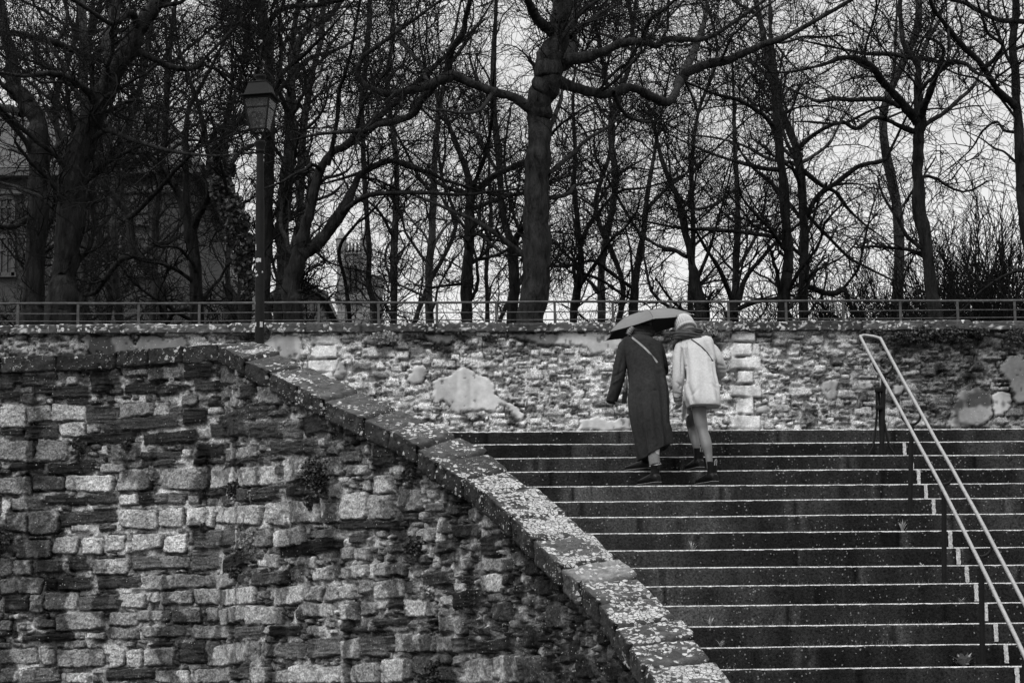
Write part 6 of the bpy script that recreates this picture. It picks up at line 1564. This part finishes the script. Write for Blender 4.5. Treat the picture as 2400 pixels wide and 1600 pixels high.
WP = [(1440/S5, 780+640/S5, 46, 1500, 'largest dark leafy clump growing from the rubble wall, below the sloping coping'),
      (1410/S5, 780+760/S5, 18, 260, 'small tuft hanging just beneath the largest leafy clump on the rubble wall'),
      (1070/S5, 780+700/S5, 24, 420, 'round leafy tuft on the rubble wall, left of the largest clump'),
      (695/S5, 780+630/S5, 16, 260, 'narrow upright leafy tuft between two pale stones high on the rubble wall'),
      (575/S5, 780+505/S5, 14, 180, 'small dark leafy tuft beneath the long dark slate of the rubble wall'),
      (365/S5, 780+510/S5, 18, 300, 'dark mossy tuft at the left of the rubble wall, two courses below the coping'),
      (15/S5, 780+920/S5, 26, 480, 'dark bushy clump cut by the left edge of the picture'),
      (1130/S5, 780+930/S5, 26, 420, 'straggly leafy clump in the middle of the rubble wall among square pale stones'),
      (1075/S5, 780+1075/S5, 22, 340, 'leafy tuft directly under the straggly clump in the middle of the rubble wall'),
      (915/S5, 780+875/S5, 12, 150, 'tiny leafy tuft left of the straggly clump in the middle of the rubble wall'),
      (800+350/S5, 780+960/S5, 28, 520, 'dark shrubby clump on the rubble wall below the middle of the sloping coping'),
      (800+395/S5, 780+1165/S5, 17, 230, 'pale-leaved small tuft low on the rubble wall, left of its darkest stained part'),
      (800+450/S5, 780+1530/S5, 32, 520, 'dark leafy clump at the bottom edge of the picture'),
      (800+310/S5, 780+640/S5, 15, 200, 'small tuft close under the sloping coping, above the dark shrubby clump')]
for x, y, r, n, lab in WP:
    b = onwall(x, y); plant('wall_plant', lab, 'plant', b, r/F*19, int(n*1.1), .030, rn, M['leaf'] if 'pale' not in lab else M['leaf_pale'], 'plants growing out of the rubble wall')
FP = [(800+330/3.36, 760+110/3.36, 22, 500, 'bushy tuft under the far coping right of the tall pale quoins at left'), (800+950/3.36, 760+95/3.36, 15, 260, 'small tuft under the far coping above the large plaster patch'),
      (800+1170/3.36, 760+125/3.36, 14, 220, 'trailing tuft under the far coping, between large plaster patch and umbrella'), (1700+1180/3.36, 760+85/3.36, 16, 240, 'tuft under the far coping just above the handrail loop'),
      (1700+1400/3.36, 760+110/3.36, 22, 380, 'leafy trail under the far coping just right of the handrail loop'), (1700+1560/3.36, 760+80/3.36, 24, 460, 'dark creeper under the far coping, right of the handrail, nearest to it'),
      (1700+1760/3.36, 760+90/3.36, 26, 480, 'wide dark creeper hanging under the far coping above the angular plaster patch'), (1700+2000/3.36, 760+70/3.36, 16, 240, 'short tuft hanging from the far coping near the right plaster patch'),
      (1700+2300/3.36, 760+100/3.36, 28, 480, 'dark creeper under the far coping at the right edge of the picture'), (1655, 779, 22, 360, 'scraggly pale tuft under the far coping beside the cream hat'),
      (620, 778, 14, 240, 'tuft on the far coping right beside the lamp pole')]
for x, y, r, n, lab in FP:
    X_, Z_ = pix2far(x, y); plant('wall_plant', lab, 'plant', (X_, WY+.055*X_-.05, Z_), r/F*28*1.1, n, .040, rn, M['leaf_pale'] if 'pale' in lab else M['leaf'], 'plants growing under the far coping', shape=(1.3, .3, .7))
# weeds rooted in the joints of the steps
def on_tread(px, n, back=.30):
    x = 1.0
    for _ in range(8):
        Yq = SY0+TR*n+PSI*x+back; u, w = proj((x, Yq, ZS(n))); x += (px-u)/F*Yq
    return (x, SY0+TR*n+PSI*x+back, ZS(n))
def weed(label, px, n, kind, s, nb, back=.30):
    b = on_tread(px, n, back); root = empty('step_weed', b, label, 'weed', 'weeds growing on the steps'); mb = MB()
    for k in range(nb):
        a = rn.uniform(0, 6.28); el = rn.uniform(.25, 1.2) if kind == 'rosette' else rn.uniform(.7, 1.5); L_ = s*rn.uniform(.5, 1.0)
        d = Vector((math.cos(a)*math.cos(el), math.sin(a)*math.cos(el)*.8, math.sin(el))); sd = Vector((-math.sin(a), math.cos(a), 0)); w = L_*(.13 if kind == 'rosette' else .035); p0 = Vector((0, 0, .002))
        p1 = d*L_*.5+Vector((0, 0, L_*.08)); p2 = d*L_+Vector((0, 0, -L_*(.10 if kind == 'rosette' else .16)))
        mb.add([p0-sd*w*.3, p0+sd*w*.3, p1+sd*w, p1-sd*w, p2], [(0, 1, 2, 3), (3, 2, 4)])
    link('leaves', mb.mesh('leaves'), M['leaf_pale'] if kind == 'rosette' else M['grass'], root)
for a in [('star-shaped leafy weed on the lowest step in view, beside the handrail post', 2260, 0, 'rosette', .15, 34), ('small star-shaped weed three steps above the bottom one, left of the handrail', 2253, 3, 'rosette', .09, 20),
          ('tiny leafy weed left of the handrail about five steps up', 2160, 5, 'rosette', .06, 12), ('wispy dry grass tuft between the upper handrail posts', 2115, 7, 'grass', .16, 26),
          ('wispy grass tuft near the parapet about six steps up', 1622, 6, 'grass', .14, 18), ('low dry grass tuft beside the parapet one step above the bottom', 1665, 2, 'grass', .13, 24),
          ('spreading grass tuft beside the parapet at the left end of a low step', 1690, 1, 'grass', .10, 20), ('leafy weed growing on the pale-edged step just right of the handrail tubes', 2340, 10, 'rosette', .05, 9)]:
    weed(*a)
# moss and short grass in the angle of every step: nobody could count it
V_ = []; F_ = []; o_ = 0; rn = np.random.RandomState(4)
for n in range(-4, 14):
    x0, x1 = left_x(SY0+TR*n), XR-3
    m_ = int((x1-x0)*(150 if n < 5 else 70)); xs = rn.uniform(x0, x1, m_); xs = xs[vn(xs*2.3, xs*0+n*7.7, 77)*.7+vn(xs*9, xs*0+n, 78)*.3 > .50]; m_ = len(xs)
    h = rn.uniform(.006, .034, m_)*(1.2 if n < 5 else .8)*(rn.rand(m_)**1.5*1.4+.25); yb = SY0+TR*(n+1)+PSI*xs-rn.uniform(.003, .02, m_); z = ZS(n)
    a = rn.uniform(-.8, .8, m_); w = .0022
    q_ = np.stack([np.stack([xs-w, yb, xs*0+z], 1), np.stack([xs+w, yb, xs*0+z], 1), np.stack([xs+w*.4+h*np.sin(a), yb-h*.2, z+h*np.cos(a)], 1), np.stack([xs-w*.4+h*np.sin(a), yb-h*.2, z+h*np.cos(a)], 1)], 1)
    V_.append(q_.reshape(-1, 3)); F_.append(np.arange(4*m_).reshape(-1, 4)+o_); o_ += 4*m_
M['moss'] = mat('mossy_grass', .14, .9, .2)
o = link('step_moss', npmesh('step_moss', np.concatenate(V_), np.concatenate(F_), smooth=False), M['moss'])
tag(o, 'short moss and grass growing along the foot of every step', 'moss', kind='stuff')
# iron ring on the wall at the left
p = onwall(408, 891, .045); RG = empty('iron_ring', p, 'small round iron ring fixed to the rubble wall below the level coping', 'iron ring'); mb = MB()
mb.tube([(.020*math.cos(a), 0, .020*math.sin(a)) for a in np.linspace(0, 2*math.pi, 17)[:-1]], .006, 8, closed=True); mb.tube([(0, .04, 0), (0, 0, 0)], .006, 8); M['ring'] = mat('worn_galvanised_ring', .22, .5, .5); link('ring', mb.mesh('ring', smooth=True), M['ring'], RG)
